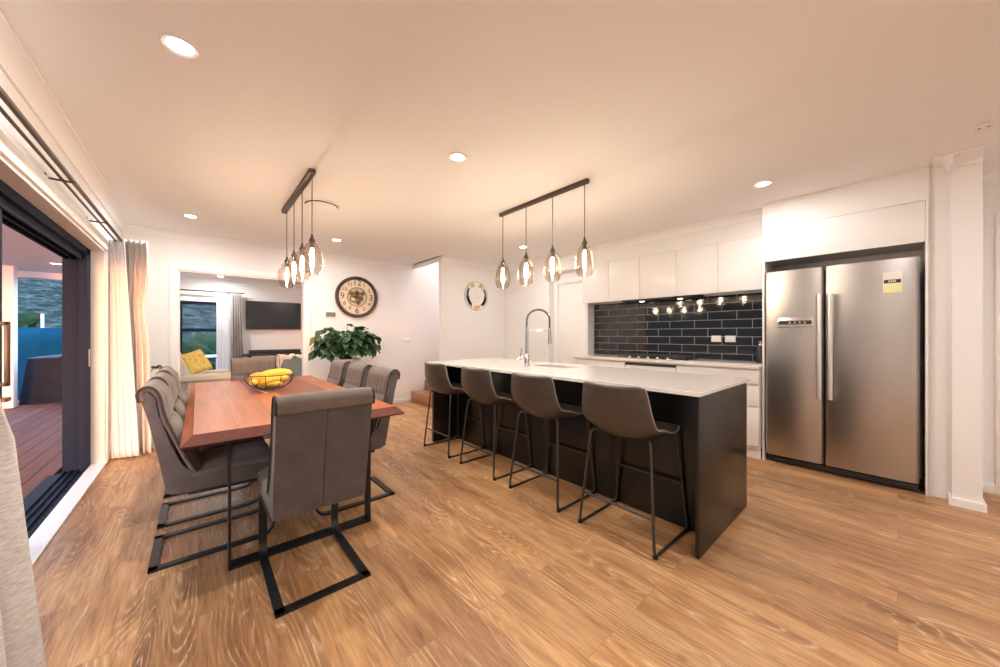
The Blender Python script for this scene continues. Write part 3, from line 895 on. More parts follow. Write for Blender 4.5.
# ------------------------------------------------------------------ bar stools (local frame: back towards -x, seat faces +x)
def make_stool():
    t = thing('bar_stool', 'x', 'bar stool', (0, 0, 0), 0, 'bucket bar stools along the island')
    prof = bez([(-.285, .925), (-.268, .84), (-.244, .75), (-.215, .668), (-.160, .616), (-.07, .598), (.05, .606), (.15, .626), (.200, .640)], 5)
    cum = [0]
    for a, b in zip(prof, prof[1:]): cum.append(cum[-1] + (b - a).length)
    L = cum[-1]
    def pos(v):
        s = v * L
        for i in range(len(prof) - 1):
            if cum[i + 1] >= s - 1e-9:
                k = (s - cum[i]) / max(1e-9, cum[i + 1] - cum[i])
                d = (prof[i + 1] - prof[i]).normalized()
                return prof[i].lerp(prof[i + 1], k), Vector((-d.y, d.x))
        return prof[-1], Vector((0, 1))
    def shell(u, v):
        x = (u - .5) * 2
        p, n = pos(v)
        # half width: narrower at the top of the back and at the seat front
        w = .196 + .042 * math.sin(PI / 2 * min(1, v / .5)) - .012 * max(0, v - .75) / .25
        cup = .018 + .058 * math.exp(-((v - .54) / .20) ** 2) + .035 * math.exp(-(v / .25) ** 2)
        q = p + n * (cup * abs(x) ** 2.4)
        z = q.y
        if v < .07: z -= (1 - v / .07) * .016 * abs(x) ** 8
        xx = q.x
        if v > .85: xx -= (v - .85) / .15 * .05 * abs(x) ** 5
        return (xx, x * w, z)
    sh = part('seat_shell', MB().grid(shell, 30, 44), M['leather'], t, True, 80)
    mo = sh.modifiers.new('s', 'SOLIDIFY'); mo.thickness = .024; mo.offset = 0
    edge = [shell(0, j / 40) for j in range(41)] + [shell(i / 24, 1) for i in range(1, 25)] + [shell(1, 1 - j / 40) for j in range(1, 41)] + [shell(1 - i / 24, 0) for i in range(1, 24)]
    part('piping', MB().tube(edge, .0052, 6, True), M['pipe_grey'], sh, True)
    # tube frame: each side one closed run of runner and two legs
    r = .0085
    for s in (-1, 1):
        yb, yt = s * .245, s * .195
        def corner(p, a, b, n=5, rad=.045):
            p, a, b = Vector(p), Vector(a), Vector(b)
            A = p + (a - p).normalized() * rad; B = p + (b - p).normalized() * rad
            return [A.lerp(p, k / n).lerp(p.lerp(B, k / n), k / n) for k in range(n + 1)]
        R0, R1 = (-.225, yb, r), (.225, yb, r)
        T0, T1 = (-.165, yt, .622), (.185, yt, .628)
        S0, S1 = (-.13, s * .150, .604), (.15, s * .150, .612)
        pts = [S0] + corner(T0, S0, R0) + corner(R0, T0, R1) + corner(R1, R0, T1) + corner(T1, R1, S1) + [S1]
        part('leg', MB().tube(pts, r, 10), M['stool_metal'], t, True, 60)
        for x in (-.215, .215):
            part('foot_glide', MB().box(x - .012, x + .012, yb - .0115, yb + .0115, 0, .022, .004), M['metal_black'], t, True)
    k = .245
    def lp(x0, x1, z, s):      # point on a leg at height z
        f = (z - r) / (.625 - r); return (x0 + (x1 - x0) * f, s * (.245 + (.195 - .245) * f), z)
    part('footrest', MB().tube([lp(-.225, -.165, .205, -1), lp(-.225, -.165, .205, 1)], .0075, 10), M['stool_metal'], t, True)
    part('footrest', MB().tube([lp(.225, .185, .285, -1), lp(.225, .185, .285, 1)], .0075, 10), M['stool_metal'], t, True)
    return t
s0 = make_stool()
s0.location = (2.09, 1.112, 0)
s0['label'] = 'brown bucket bar stool at the island end nearest the fridge'
dup(s0, (2.09, 1.782, 0), 0, 'second brown bar stool from the fridge end of the island')
dup(s0, (2.09, 2.468, 0), 0, 'third brown bar stool from the fridge end, next to the last')
dup(s0, (2.09, 3.162, 0), 0, 'brown bar stool at the far island end, nearest the stairs')

# ------------------------------------------------------------------ pendants
def pendant(name, label, X, ys, zt, zb, y0, y1):
    t = thing(name, label, 'pendant light', (X, (y0 + y1) / 2, CEIL))
    cn = MB(); cn.box(X - .024, X + .024, y0 + .024, y1 - .024, CEIL - .030, CEIL, .004)
    for yy in (y0 + .024, y1 - .024): cn.lathe([(0, CEIL - .03), (.024, CEIL - .03), (.024, CEIL), (0, CEIL)], (X, yy, 0), 20)
    part('canopy', cn, M['bronze'], t)
    for y in ys:
        c = MB(); c.tube([(X, y, CEIL - .03), (X, y, zt + .045)], .0035, 8)
        part('cord', c, M['bronze'], t)
        part('cap', MB().lathe([(0, .05), (.008, .05), (.010, .03), (.022, .008), (.026, 0), (0, 0)], (X, y, zt), 20), M['bronze'], t)
        H = zt - zb
        pr = []
        for k in range(0, 25):
            s = k / 24
            r = max(.024, .080 * (1 - abs((s - .66) / .66) ** 2.0) ** .54) if s < .66 else .080 * (1 - .36 * ((s - .66) / .34) ** 2.2)
            pr.append((r, -H * s))
        sh = part('shade', MB().lathe(pr, (X, y, zt), 40), M['amber'], t, smooth=80)
        sp = sh.modifiers.new('s', 'SOLIDIFY'); sp.thickness = .003
        bu = part('bulb', MB().lathe([(.001, -.055), (.010, -.065), (.013, -.09), (.0135, -.15), (.011, -.19), (.008, -.205), (.001, -.207)], (X, y, zt), 20), M['filament'], sh, smooth=80)
        part('socket', MB().lathe([(0, 0), (.015, 0), (.015, -.055), (0, -.057)], (X, y, zt), 16), M['bronze'], t)
    return t
pendant('pendant_light', 'bronze bar pendant with four smoked glass drops over the dining table', .667, (2.985, 3.325, 3.655, 3.995), 1.948, 1.692, 2.955, 4.15)
pendant('pendant_light', 'bronze bar pendant with four smoked glass drops over the island', 2.41, (1.702, 2.045, 2.38, 2.72), 1.975, 1.706, 1.66, 2.77)

# ------------------------------------------------------------------ downlights
def area(name, loc, size, power, col, spread=180, rot=(0, 0, 0)):
    l = bpy.data.lights.new(name, 'AREA'); l.shape = 'DISK'; l.size = size; l.energy = power; l.color = col
    l.spread = math.radians(spread)
    o = bpy.data.objects.new(name, l); C.objects.link(o); o.location = loc; o.rotation_euler = rot
    return o
WARM = (1, .985, .96)
DLP = 23
dls = [(-.06, 2.09, 'nearest the curtain rods, over the near end of the table'), (1.41, 2.08, 'between the table and the island'),
       (-.06, 5.0, 'over the far curtains beside the lounge opening'), (1.41, 4.97, 'before the wall clock'),
       (3.61, .75, 'above the fridge cabinet'), (3.57, 3.58, 'behind the island pendant by the pantry door')]
hid = [(-.06, -.9), (1.41, -.9), (3.0, -1.6)]
for x, y, w_ in dls:
    t = thing('downlight', 'lit round ceiling downlight ' + w_, 'downlight', (x, y, CEIL), 0, 'recessed ceiling downlights')
    part('trim_ring', MB().lathe([(.045, -.002), (.062, -.007), (.066, 0), (.045, 0)], (x, y, CEIL), 32), M['trim'], t)
    part('lens', MB().lathe([(.001, -.003), (.046, -.003)], (x, y, CEIL), 32, cap0=True), M['bulb_off'], t)
    area('downlight_lamp', (x, y, CEIL - .012), .09, DLP * (.5 if x > 3.5 else (.65 if y > 4.5 else 1)), WARM)
for x, y in hid:
    area('downlight_lamp', (x, y, CEIL - .012), .09, DLP, WARM)
t = thing('downlight', 'lit downlight in the ceiling of the lounge beyond the opening', 'downlight', (.36, 9.4, 2.46), 0, 'recessed ceiling downlights')
part('trim_ring', MB().lathe([(.05, -.002), (.075, -.007), (.08, 0), (.05, 0)], (.36, 9.4, 2.46), 32), M['trim'], t)
part('lens', MB().lathe([(.001, -.003), (.052, -.003)], (.36, 9.4, 2.46), 32, cap0=True), M['bulb_off'], t)
area('downlight_lamp', (.36, 9.4, 2.447), .1, 24, (1, .97, .95), 180)
area('downlight_lamp', (1.9, 7.6, 2.447), .1, 34, (1, .97, .95), 180)
for yy in (9.3, 6.0, 2.7):
    area('veranda_lamp', (-1.8, yy, 2.405), .1, 12, (.93, .95, 1))
area('stair_fill_light', (3.9, 5.4, 4.18), .2, 30, (1, .90, .82), 150)  # unseen lamp added to brighten the stairwell

# round ceiling vent and ceiling sensor
vt = thing('ceiling_vent', 'round white ceiling vent behind the table pendant', 'vent', (.92, 3.73, CEIL))
part('collar', MB().lathe([(.175, 0), (.175, -.008), (.15, -.008), (.15, 0)], (.92, 3.73, CEIL), 40), M['ceil'], vt)
part('disc', MB().lathe([(.001, -.012), (.13, -.010), (.142, -.018), (.13, -.028), (.001, -.030)], (.92, 3.73, CEIL), 40), M['ceil'], vt)
part('gap_shade', MB().lathe([(.001, -.001), (.15, -.001)], (.92, 3.73, CEIL), 40), M['bronze'], vt)  # dark disc, its colour stands in for the shadow gap round the vent
sd = thing('ceiling_bracket', 'small white ceiling plate with two screws near the pillar', 'bracket', (3.63, -.345, CEIL))
part('plate', MB().box(3.58, 3.68, -.375, -.315, CEIL - .012, CEIL, .004), M['ceil'], sd)
for yy in (-.362, -.328): part('screw', MB().lathe([(.001, -.014), (.006, -.014), (.006, -.011)], (3.62, yy, CEIL), 12), M['bronze'], sd)

# ------------------------------------------------------------------ kitchen run
ycab = [3.11, 2.67, 2.22, 1.76, 1.315, .885]
CZ0, CZ1 = 1.69, 2.24
desc = ['first from the pantry door', 'second from the pantry door', 'middle one of the five over the cooktop', 'second from the fridge', 'beside the fridge cabinet']
for i in range(5):
    a, b = ycab[i + 1], ycab[i]
    t = thing('upper_cabinet', 'white handleless wall cabinet above black tiles, ' + desc[i], 'cabinet', (4.5, (a + b) / 2, CZ0), 0, 'white wall cabinets')
    part('carcass', MB().box(WB + .002, XK, a + .001, b - .001, CZ0 + .02, CZ1), M['cab'], t)
    part('door', MB().box(WB - .02, WB, a + .0018, b - .0018, CZ0, CZ1 - .002, .0015), M['cab'], t)
hdt = thing('rangehood', 'slim undermount rangehood with two lamps beneath the wall cabinets', 'rangehood', (4.5, 2.0, 1.68))
part('body', MB().box(4.40, 4.66, 1.55, 2.5, 1.672, 1.712, .004), M['fridge_black'], hdt)
for yy in (1.78, 2.27):
    part('lamp', MB().lathe([(.001, -.002), (.03, -.002), (.032, 0)], (4.52, yy, 1.672), 20), M['dl_out'], hdt)
# tiles
tl = thing('backsplash', 'black glazed subway tile backsplash with pale grout behind the cooktop', 'backsplash', (4.67, 2.0, .92))
part('grout', MB().box(4.670, XK - .001, .885, 3.118, .925, 1.688), M['grout'], tl)
tm = MB(); rt = random.Random(3)
for r in range(0, 8):
    z0, z1 = .90 + .1 * r + .0035, .90 + .1 * (r + 1) - .0035
    z0, z1 = max(z0, .928), min(z1, 1.686)
    off = 1.967 if r % 2 == 0 else 1.817
    y = off - .3 * 4
    while y < 3.2:
        ya, yb_ = max(y + .0035, .886), min(y + .2965, 3.116)
        if yb_ - ya > .02:
            tm.box(4.663, 4.673, ya, yb_, z0, z1, .0025, 1)
        y += .3
part('tiles', tm, M['tile'], tl, smooth=30)
# sockets
for k, (a, b, w_) in enumerate(((1.372, 1.475, 'nearer the cooktop'), (1.225, 1.33, 'nearer the fridge'))):
    t = thing('power_outlet', 'white double power outlet on the black tiles, ' + w_, 'power outlet', (4.66, (a + b) / 2, 1.14), 0, 'kitchen power outlets')
    part('plate', MB().box(4.650, 4.664, a, b, 1.138, 1.212, .003), M['white_plastic'], t)
    for q in (.3, .7):
        part('switch', MB().box(4.646, 4.651, a + (b - a) * q - .008, a + (b - a) * q + .008, 1.185, 1.202, .001), M['white_plastic'], t)
# counter units
def unit(label, a, b, fronts, hname='drawer'):
    t = thing('base_cabinet', label, 'cabinet', (4.4, (a + b) / 2, 0), 0, 'white base cabinets')
    part('carcass', MB().box(4.125, XK - .01, a + .001, b - .001, .10, .89), M['cab'], t)
    part('plinth', MB().box(4.16, 4.18, a, b, 0, .10), M['cab'], t)
    part('finger_rail', MB().box(4.112, 4.126, a + .002, b - .002, .86, .888), M['cab'], t)
    for (z0, z1) in fronts:
        part(hname, MB().box(4.10, 4.121, a + .002, b - .002, z0, z1, .002), M['cab'], t)
    return t
unit('white stack of wide handleless drawers beside the fridge', .885, 1.655, [(.135, .505), (.525, .715), (.735, .862)])
unit('white base cabinet with handleless doors left of the oven', 2.29, 3.06, [(.135, .862)], 'door')
t = unit('white base cabinet with a dark slot along its top edge below the cooktop', 1.66, 2.285, [(.135, .485), (.505, .842)])
part('slot_shade', MB().box(4.098, 4.111, 1.665, 2.28, .849, .872), M['note_k'], t)  # black bar, shade of the recessed slot put into its colour
bt = part('kitchen_worktop', MB().box(4.078, XK, .885, 3.075, .888, .922, .002), M['stone'])
tag(bt, 'white stone worktop along the black tiled wall', 'worktop')
# cooktop
ct = thing('gas_cooktop', 'black gas cooktop with cast iron trivets on the white worktop', 'cooktop', (4.4, 2.03, .922))
part('glass_plate', MB().box(4.19, 4.62, 1.60, 2.48, .922, .930, .003), M['steel_edge'], ct)
for yy in (1.76, 2.04, 2.32):
    tr = MB()
    for dx in (4.23, 4.40, 4.57):
        tr.box(dx - .006, dx + .006, yy - .13, yy + .13, .958, .970, .002)
    for dy in (-.125, -.04, .04, .125):
        tr.box(4.225, 4.575, yy + dy - .006, yy + dy + .006, .958, .970, .002)
    for dx in (4.235, 4.565):
        for dy in (-.12, .12):
            tr.box(dx - .007, dx + .007, yy + dy - .007, yy + dy + .007, .930, .965)
    part('trivet', tr, M['iron'], ct)
    for xx in (4.32, 4.49):
        part('burner', MB().lathe([(0, .93), (.045, .93), (.045, .94), (.032, .943), (.032, .952), (0, .953)], (xx, yy, 0), 20), M['iron'], ct)
for k in range(5):
    part('knob', MB().lathe([(0, .93), (.016, .93), (.014, .952), (0, .953)], (4.212, 1.80 + .12 * k, 0), 14), M['silver'], ct)
cn = thing('soap_dispenser', 'dark grey canister with silver pump top beside the fridge panel', 'canister', (4.50, .955, .922))
part('bottle', MB().lathe([(0, 0), (.036, 0), (.038, .005), (.038, .17), (.03, .185), (0, .185)], (4.50, .955, .922), 24), M['fridge_black'], cn)
part('pump_top', MB().lathe([(0, .185), (.02, .185), (.02, .205), (.007, .208), (.007, .232), (0, .232)], (4.50, .955, .922), 16).tube([(4.50, .955, 1.150), (4.455, .96, 1.146)], .006, 8), M['silver'], cn)

# ------------------------------------------------------------------ fridge and its surround
fs = thing('fridge_cabinet', 'white overhead cabinet and side panels framing the fridge', 'cabinet', (4.4, .36, 0))
part('side_panel', MB().box(4.17, XK - .005, .856, .874, 0, 2.249, .001), M['cab'], fs)
part('side_panel', MB().box(4.17, XK - .005, -.153, -.137, 0, 2.248, .001), M['cab'], fs)
part('carcass', MB().box(4.195, XK - .005, -.136, .855, 1.95, 2.246), M['cab'], fs)
part('door', MB().box(4.172, 4.193, -.135, .854, 1.932, 2.2465, .001), M['cab'], fs)
part('back_filler', MB().box(4.62, XK - .006, -.136, .855, 0.0, 1.93), M['cab'], fs)
fz = thing('fridge', 'stainless side by side fridge freezer with two tall bar handles', 'fridge', (4.4, .36, 0))
part('body', MB().box(4.225, 4.60, -.085, .815, .03, 1.80), M['fridge_black'], fz)
part('plinth_grille', MB().box(4.19, 4.224, -.105, .832, .012, .058, .003).box(4.186, 4.19, -.10, .828, .020, .026).box(4.186, 4.19, -.10, .828, .036, .042), M['fridge_black'], fz)
FX = 4.150
def fdoor(a, b):
    poly = [(a, 4.222), (a, FX + .03), (a + .012, FX + .012), (a + .045, FX), (b - .02, FX), (b - .006, FX + .008), (b, FX + .025), (b, 4.222)]
    return MB().prism([(p[1], p[0]) for p in poly], 'Z', .078, 1.822, 0)
ld = part('door', fdoor(.432, .848), M['steel'], fz, smooth=30)
rd = part('door', fdoor(-.106, .420), M['steel'], fz, smooth=30)
part('door_edge', MB().box(FX + .03, FX + .07, -.1075, -.1055, .08, 1.82), M['steel_edge'], rd)
def fhandle(y):
    m = MB(); m.tube([(FX - .045, y, .66), (FX - .045, y, 1.58)], .0165, 16)
    for z in (.70, 1.535): m.tube([(FX - .045, y, z), (FX + .002, y, z)], .009, 10)
    return m
part('handle', fhandle(.452), M['silver'], ld); part('handle', fhandle(.383), M['silver'], rd)
pn = MB().box(FX - .004, FX + .001, .495, .750, 1.288, 1.382, .001)
dp = part('control_panel', pn, M['steel_edge'], ld)
part('display', MB().box(FX - .006, FX - .003, .508, .738, 1.318, 1.352), M['note_k'], ld)
sy = MB()
for k in range(4):
    yy = .66 - .035 * k
    sy.box(FX - .0075, FX - .0055, yy - .008, yy + .008, 1.326, 1.332); sy.box(FX - .0075, FX - .0055, yy - .006, yy + .006, 1.336, 1.344)
part('display_icons', sy, M['led'], ld)
nt_ = thing('energy_label', 'white and yellow paper sticker with black band on the fridge door', 'sticker', (FX, .03, 1.56))
part('paper', MB().box(FX - .0015, FX, -.022, .080, 1.557, 1.722), M['paper'], nt_)
part('yellow_field', MB().box(FX - .0022, FX - .0015, -.021, .079, 1.558, 1.625), M['note_y'], nt_)
part('black_band', MB().box(FX - .0026, FX - .0015, -.016, .075, 1.632, 1.660), M['note_k'], nt_)
tx = MB()
for k in range(4): tx.box(FX - .0032, FX - .0026, .047 - .011 * k - .003, .047 - .011 * k + .003, 1.638, 1.655)
part('pale_marks', tx, M['paper'], nt_)

# ------------------------------------------------------------------ clock, thermostat, switch, plaque
CX, CZ = 1.975, 1.845
ck = thing('wall_clock', 'large round skeleton wall clock with brass gears and big numerals', 'clock', (CX, YC, CZ))
R = .335
part('rim', MB().lathe([(R - .05, -.035), (R - .04, -.065), (R - .015, -.072), (R, -.055), (R, -.005), (R - .05, -.005), (R - .05, -.035)], (CX, YC, CZ), 64, 'Y'), M['rust'], ck, smooth=50)
part('dial', MB().lathe([(.150, -.030), (R - .045, -.030), (R - .045, -.02), (.15, -.02), (.150, -.030)], (CX, YC, CZ), 64, 'Y'), M['face'], ck)
part('back_plate', MB().lathe([(.001, -.008), (.155, -.008)], (CX, YC, CZ), 48, 'Y'), M['face'], ck)
part('inner_ring', MB().lathe([(.148, -.036), (.160, -.036), (.160, -.028), (.148, -.028), (.148, -.036)], (CX, YC, CZ), 48, 'Y'), M['brass'], ck)
def gear(cx, cz, r, teeth, y):
    m = MB(); pts = []
    for k in range(teeth * 4):
        a = 2 * PI * k / (teeth * 4); rr = r if k % 4 < 2 else r * .86
        pts.append((cx + rr * math.cos(a), cz + rr * math.sin(a)))
    hole = []
    m.prism(pts, 'Y', y, y + .005)
    return m
for (dx, dz, r, n, yo) in ((.0, .055, .06, 14, -.020), (-.06, -.03, .062, 16, -.026), (.06, -.02, .055, 14, -.022), (.02, -.085, .045, 12, -.028), (-.02, .0, .04, 12, -.034), (.085, .06, .04, 12, -.027), (-.085, .055, .04, 12, -.030)):
    g_ = part('gear', gear(CX + dx, CZ + dz, r, n, YC + yo), M['brass'], ck, smooth=0)
    part('gear_hub', MB().lathe([(.001, -.004), (r * .55, -.004), (r * .55, 0)], (CX + dx, YC + yo, CZ + dz), 20, 'Y'), M['rust'] if n != 16 else M['face'], g_)
for k in range(1, 13):
    big = k in (3, 6, 9, 12)
    a = PI / 2 - 2 * PI * k / 12
    rr = .228
    me = text_mesh(str(k), .14 if big else .085)
    me.transform(Matrix.Rotation(PI / 2, 4, 'X'))
    me.transform(Matrix.Translation((CX + rr * math.cos(a), YC - .032, CZ + rr * math.sin(a))))
    part('numeral', me, M['ink'], ck)
hn = MB()
hn.prism([(CX - .012, CZ - .03), (CX + .012, CZ - .03), (CX + .004, CZ + .12), (CX - .004, CZ + .12)], 'Y', YC - .045, YC - .042)
part('hand', hn, M['ink'], ck)
part('hand', MB().prism([(CX - .10, CZ - .006), (CX - .10, CZ + .006), (CX + .02, CZ + .012), (CX + .02, CZ - .012)], 'Y', YC - .049, YC - .046), M['ink'], ck)
th_ = thing('thermostat', 'white wall controller with grey screen left of the clock', 'thermostat', (1.578, YC, 1.49))
part('plate', MB().box(1.487, 1.662, YC - .018, YC, 1.487, 1.592, .004), M['white_plastic'], th_)
part('screen', MB().box(1.505, 1.645, YC - .020, YC - .017, 1.507, 1.578), mat('lcd_grey', (.13, .12, .11), .3), th_)
swt = thing('light_switch', 'white light switch plate on the wall right of the clock', 'switch', (2.86, YC, 1.09))
part('plate', MB().box(2.80, 2.925, YC - .010, YC, 1.09, 1.165, .003), M['white_plastic'], swt)
for q in (2.835, 2.862, 2.889): part('switch', MB().box(q - .006, q + .006, YC - .014, YC - .009, 1.115, 1.14, .001), M['white_plastic'], swt)
# plaque with botanical wreath
PX, PZ = 3.685, 1.905
pq = thing('round_plaque', 'round white wall plaque printed with a leafy wreath', 'plaque', (PX, WA, PZ))
RP = .25
part('disc', MB().lathe([(.001, -.016), (RP - .004, -.016), (RP, -.012), (RP, 0)], (PX, WA, PZ), 56, 'Y'), M['white_plastic'], pq)
part('rim', MB().tube([(PX + RP * math.cos(2 * PI * k / 64), WA - .012, PZ + RP * math.sin(2 * PI * k / 64)) for k in range(64)], .0035, 6, True), M['rust'], pq)
def leafshape(m, cx, cz, L, wd, ang, y):
    pts = []
    for k in range(12):
        s = k / 11; pts.append((s * L - L / 2, wd * math.sin(PI * s) ** .8))
    for k in range(10, 0, -1):
        s = k / 11; pts.append((s * L - L / 2, -wd * math.sin(PI * s) ** .8))
    ca, sa = math.cos(ang), math.sin(ang)
    m.prism([(cx + p[0] * ca - p[1] * sa, cz + p[0] * sa + p[1] * ca) for p in pts], 'Y', y - .0012, y)
rw = random.Random(11)
lg_, lt, lgr, lo, lb = MB(), MB(), MB(), MB(), MB()
yy = WA - .016
for k in range(6):
    for s in (-1, 1):
        a = PI / 2 + s * (.38 + .09 * (k % 3)); rr = .185 + .03 * (k // 3)
        leafshape(lg_, PX + rr * math.cos(a), PZ + rr * math.sin(a), .07, .017, a + s * (.6 + .5 * (k % 3)), yy - .0003 * k)
for s in (-1, 1):
    for k in range(9):
        a = PI / 2 + s * (.95 + .10 * k)
        leafshape(lt, PX + .2 * math.cos(a), PZ + .2 * math.sin(a), .075, .016, a + (.9 if k % 2 else -.5), yy - .0004)
    for k in range(8):
        a = PI / 2 + s * (1.75 + .10 * k)
        leafshape(lgr, PX + .195 * math.cos(a), PZ + .195 * math.sin(a), .095, .019, a + (.9 if k % 2 else -.7), yy - .0008)
for cx_, cz_ in ((-.035, -.195), (.04, -.185), (0, -.21)):
    for k in range(5):
        leafshape(lo, PX + cx_ + .018 * math.cos(k * 1.257), PZ + cz_ + .018 * math.sin(k * 1.257), .036, .012, k * 1.257, yy - .0004 - .0002 * k)
for k, (cx_, cz_, L_, an) in enumerate(((-.03, .05, .16, 1.3), (.0, -.04, .15, .1), (.05, -.02, .12, .5), (.0, -.10, .10, 3.0))):
    leafshape(lb, PX + cx_, PZ + cz_, L_, .005, an, yy - .0002)
for nme, mb_, mt in (('green_leaves', lg_, 'w_green'), ('teal_sprigs', lt, 'w_teal'), ('grey_sprigs', lgr, 'w_grey'), ('orange_flowers', lo, 'w_orange'), ('beige_scroll', lb, 'w_beige')):
    part(nme, mb_, M[mt], pq, smooth=0)

# ------------------------------------------------------------------ peace lily
LX, LY = 1.72, 5.52
pl = thing('potted_lily', 'leafy green peace lily in a tall white planter under the clock', 'potted plant', (LX, LY, 0))
part('planter', MB().lathe([(0, 0), (.13, 0), (.19, .84), (.195, .86), (.18, .86), (.175, .82), (0, .82)], (LX, LY, 0), 40), M['pot'], pl, smooth=40)
part('soil', MB().lathe([(.001, .825), (.174, .825)], (LX, LY, 0), 32), M['soil'], pl)
rl = random.Random(5)
lv_, stv, ldk, lol = MB(), MB(), MB(), MB()
def big_leaf(m, base, az, tilt, L, wd, droop, roll=0):
    """leaf blade starting at base, heading az, rising at tilt then drooping"""
    d = Vector((math.cos(az), math.sin(az), 0)); side = Vector((-math.sin(az), math.cos(az), 0))
    p = Vector(base); ang = tilt; cen = []; n = 9
    for i in range(n + 1):
        cen.append((p.copy(), ang)); p = p + (d * math.cos(ang) + Vector((0, 0, math.sin(ang)))) * (L / n); ang -= droop / n
    def fn(u, v):
        i = v * n; j = min(int(i), n - 1); k = i - j
        c = cen[j][0].lerp(cen[j + 1][0], k); a = cen[j][1]
        up = -d * math.sin(a) + Vector((0, 0, math.cos(a)))
        w_ = wd * (math.sin(PI * min(1, v ** .75)) ** .8 if 0 < v < 1 else 0.0) + .0015
        x = (u - .5) * 2
        q = c + (side * math.cos(roll) + up * math.sin(roll)) * (x * w_) + up * (.25 * w_ * abs(x) - .0) + up * (.008 * math.sin(v * 14) * abs(x))
        return q
    m.grid(fn, 6, 12)
def lone(nm, mt, *a):
    m_ = MB(); big_leaf(m_, *a)
    o = part(nm, m_, M[mt], pl, smooth=80); o.modifiers.new('s', 'SOLIDIFY').thickness = .002
for k in range(135):
    az = rl.uniform(0, 2 * PI); 
    if math.sin(az) > .3 and rl.random() < .6: az = -az
    ring_ = rl.random()
    reach = .08 + .30 * ring_; h = 1.31 - .27 * ring_ + rl.uniform(-.16, .06)
    b = Vector((LX + .06 * math.cos(az), LY + .06 * math.sin(az), .83))
    tip = Vector((LX + reach * math.cos(az), min(LY + reach * math.sin(az) * .85, YC - .22), h))
    mid = (b + tip) / 2 + Vector((0, 0, .10))
    pts = [(b.lerp(mid, s)).lerp(mid.lerp(tip, s), s) for s in [i / 6 for i in range(7)]]
    stv.tube(pts, .004, 5)
    L_ = rl.uniform(.17, .25)
    az2 = az + rl.uniform(-.5, .5)
    if math.sin(az2) > 0 and tip.y > YC - .36: az2 = -az2
    big_leaf(lv_, tip, az2, rl.uniform(-.1, .7), L_, L_ * .31, rl.uniform(1.0, 2.2), rl.uniform(-.4, .4))
# signature outliers: a drooping leaf far left, a browned one far right, an upright one
for (dx, h, L_, az, dr, m_) in ((-.36, 1.17, .22, PI, 1.7, lol), (.36, 1.18, .20, 0, 2.3, ldk), (-.02, 1.36, .16, -.9, .9, lv_), (-.30, 1.26, .22, PI * 1.1, 1.5, lv_), (.1, 1.31, .15, 0, .5, lv_), (.22, 1.2, .24, .15, 1.5, lv_), (-.2, 1.3, .2, PI * .98, 1.3, lv_)):
    tip = Vector((LX + dx, LY - .05, h)); b = Vector((LX, LY, .83)); mid = (b + tip) / 2 + Vector((0, 0, .14))
    stv.tube([(b.lerp(mid, s)).lerp(mid.lerp(tip, s), s) for s in [i / 6 for i in range(7)]], .004, 5)
    if m_ is lol: lone('olive_leaf', 'leafyellow', tip, az, .15, L_, L_ * .24, dr, -.5)
    elif m_ is ldk: lone('browned_leaf', 'leafdark', tip, az, .15, L_, L_ * .24, dr, -.5)
    else: big_leaf(m_, tip, az, .15, L_, L_ * .24, dr, -.5)
part('stems', stv, M['stem'], pl)
for nme, mb_, mt in (('foliage', lv_, 'leaf'),):
    o = part(nme, mb_, M[mt], pl, smooth=80); o.modifiers.new('s', 'SOLIDIFY').thickness = .002
# slim sprig in the corner by the drapes
sg = thing('corner_sprig', 'thin leafy sprig rising from a pot behind the chairs by the drape', 'plant', (-.40, 5.35, 0))
part('pot', MB().lathe([(0, 0), (.07, 0), (.09, .30), (.08, .30), (.075, .27), (0, .27)], (-.40, 5.35, 0), 24), M['pot'], sg)
ss = MB(); ss.tube([(-.40, 5.35, .27), (-.41, 5.35, .55), (-.40, 5.34, .78), (-.37, 5.33, .86)], .004, 6); ss.tube([(-.40, 5.34, .74), (-.41, 5.33, .83), (-.43, 5.33, .87)], .003, 6)
part('stem', ss, M['stem'], sg)
sl = MB(); big_leaf(sl, (-.385, 5.33, .855), .1, .35, .12, .03, 1.0, .4); big_leaf(sl, (-.385, 5.34, .86), .0, .0, .09, .02, .4, -.4); big_leaf(sl, (-.40, 5.34, .80), -2.6, 1.0, .09, .018, .8, .4)
o = part('leaves', sl, M['leaf'], sg, smooth=80); o.modifiers.new('s', 'SOLIDIFY').thickness = .002

# ------------------------------------------------------------------ stairs
stc = thing('staircase', 'timber steps rising behind the island end along the clock wall', 'stairs', (3.5, 5.4, 0))
for k in range(5):
    part('step', MB().box(2.95 + .27 * k, 4.59, 4.975, YC - .016, .19 * k, .19 * (k + 1), .008), M['stair'], stc)

# ------------------------------------------------------------------ curtains
def drape_mesh(p0, p1, z0, z1, n, amp, nu=120, nv=30, ph=0, hem=None):
    """p0/p1: functions of t (0 bottom .. 1 top) -> Vector2 ends of the pleat line"""
    def fn(u, v):
        a, b = Vector(p0(v)), Vector(p1(v)); d = (b - a); nrm = Vector((-d.y, d.x)).normalized()
        c = a + d * u
        am = amp(v) if callable(amp) else amp
        k = math.sin(2 * PI * n * u + ph + .5 * math.sin(3 * u + v)) + .25 * math.sin(2 * PI * n * 2.1 * u + 1.3)
        c = c + nrm * am * k + d.normalized() * am * .35 * math.sin(4 * PI * n * u + ph)
        z = z0 + (z1 - z0) * v
        return (c.x, c.y, z)
    return MB().grid(fn, nu, nv)
RZ = 2.145
def cur(name, label, mb, m, heading=None):
    o = part(name, mb, M[m], smooth=80); o.modifiers.new('s', 'SOLIDIFY').thickness = .003
    return tag(o, label, 'curtain')
def tie(v, lo, hi, at=.68, w=.10):        # pinch of a tied-back drape
    g = math.exp(-((v - at) / w) ** 2); return lo + (hi - lo) * (1 - g)
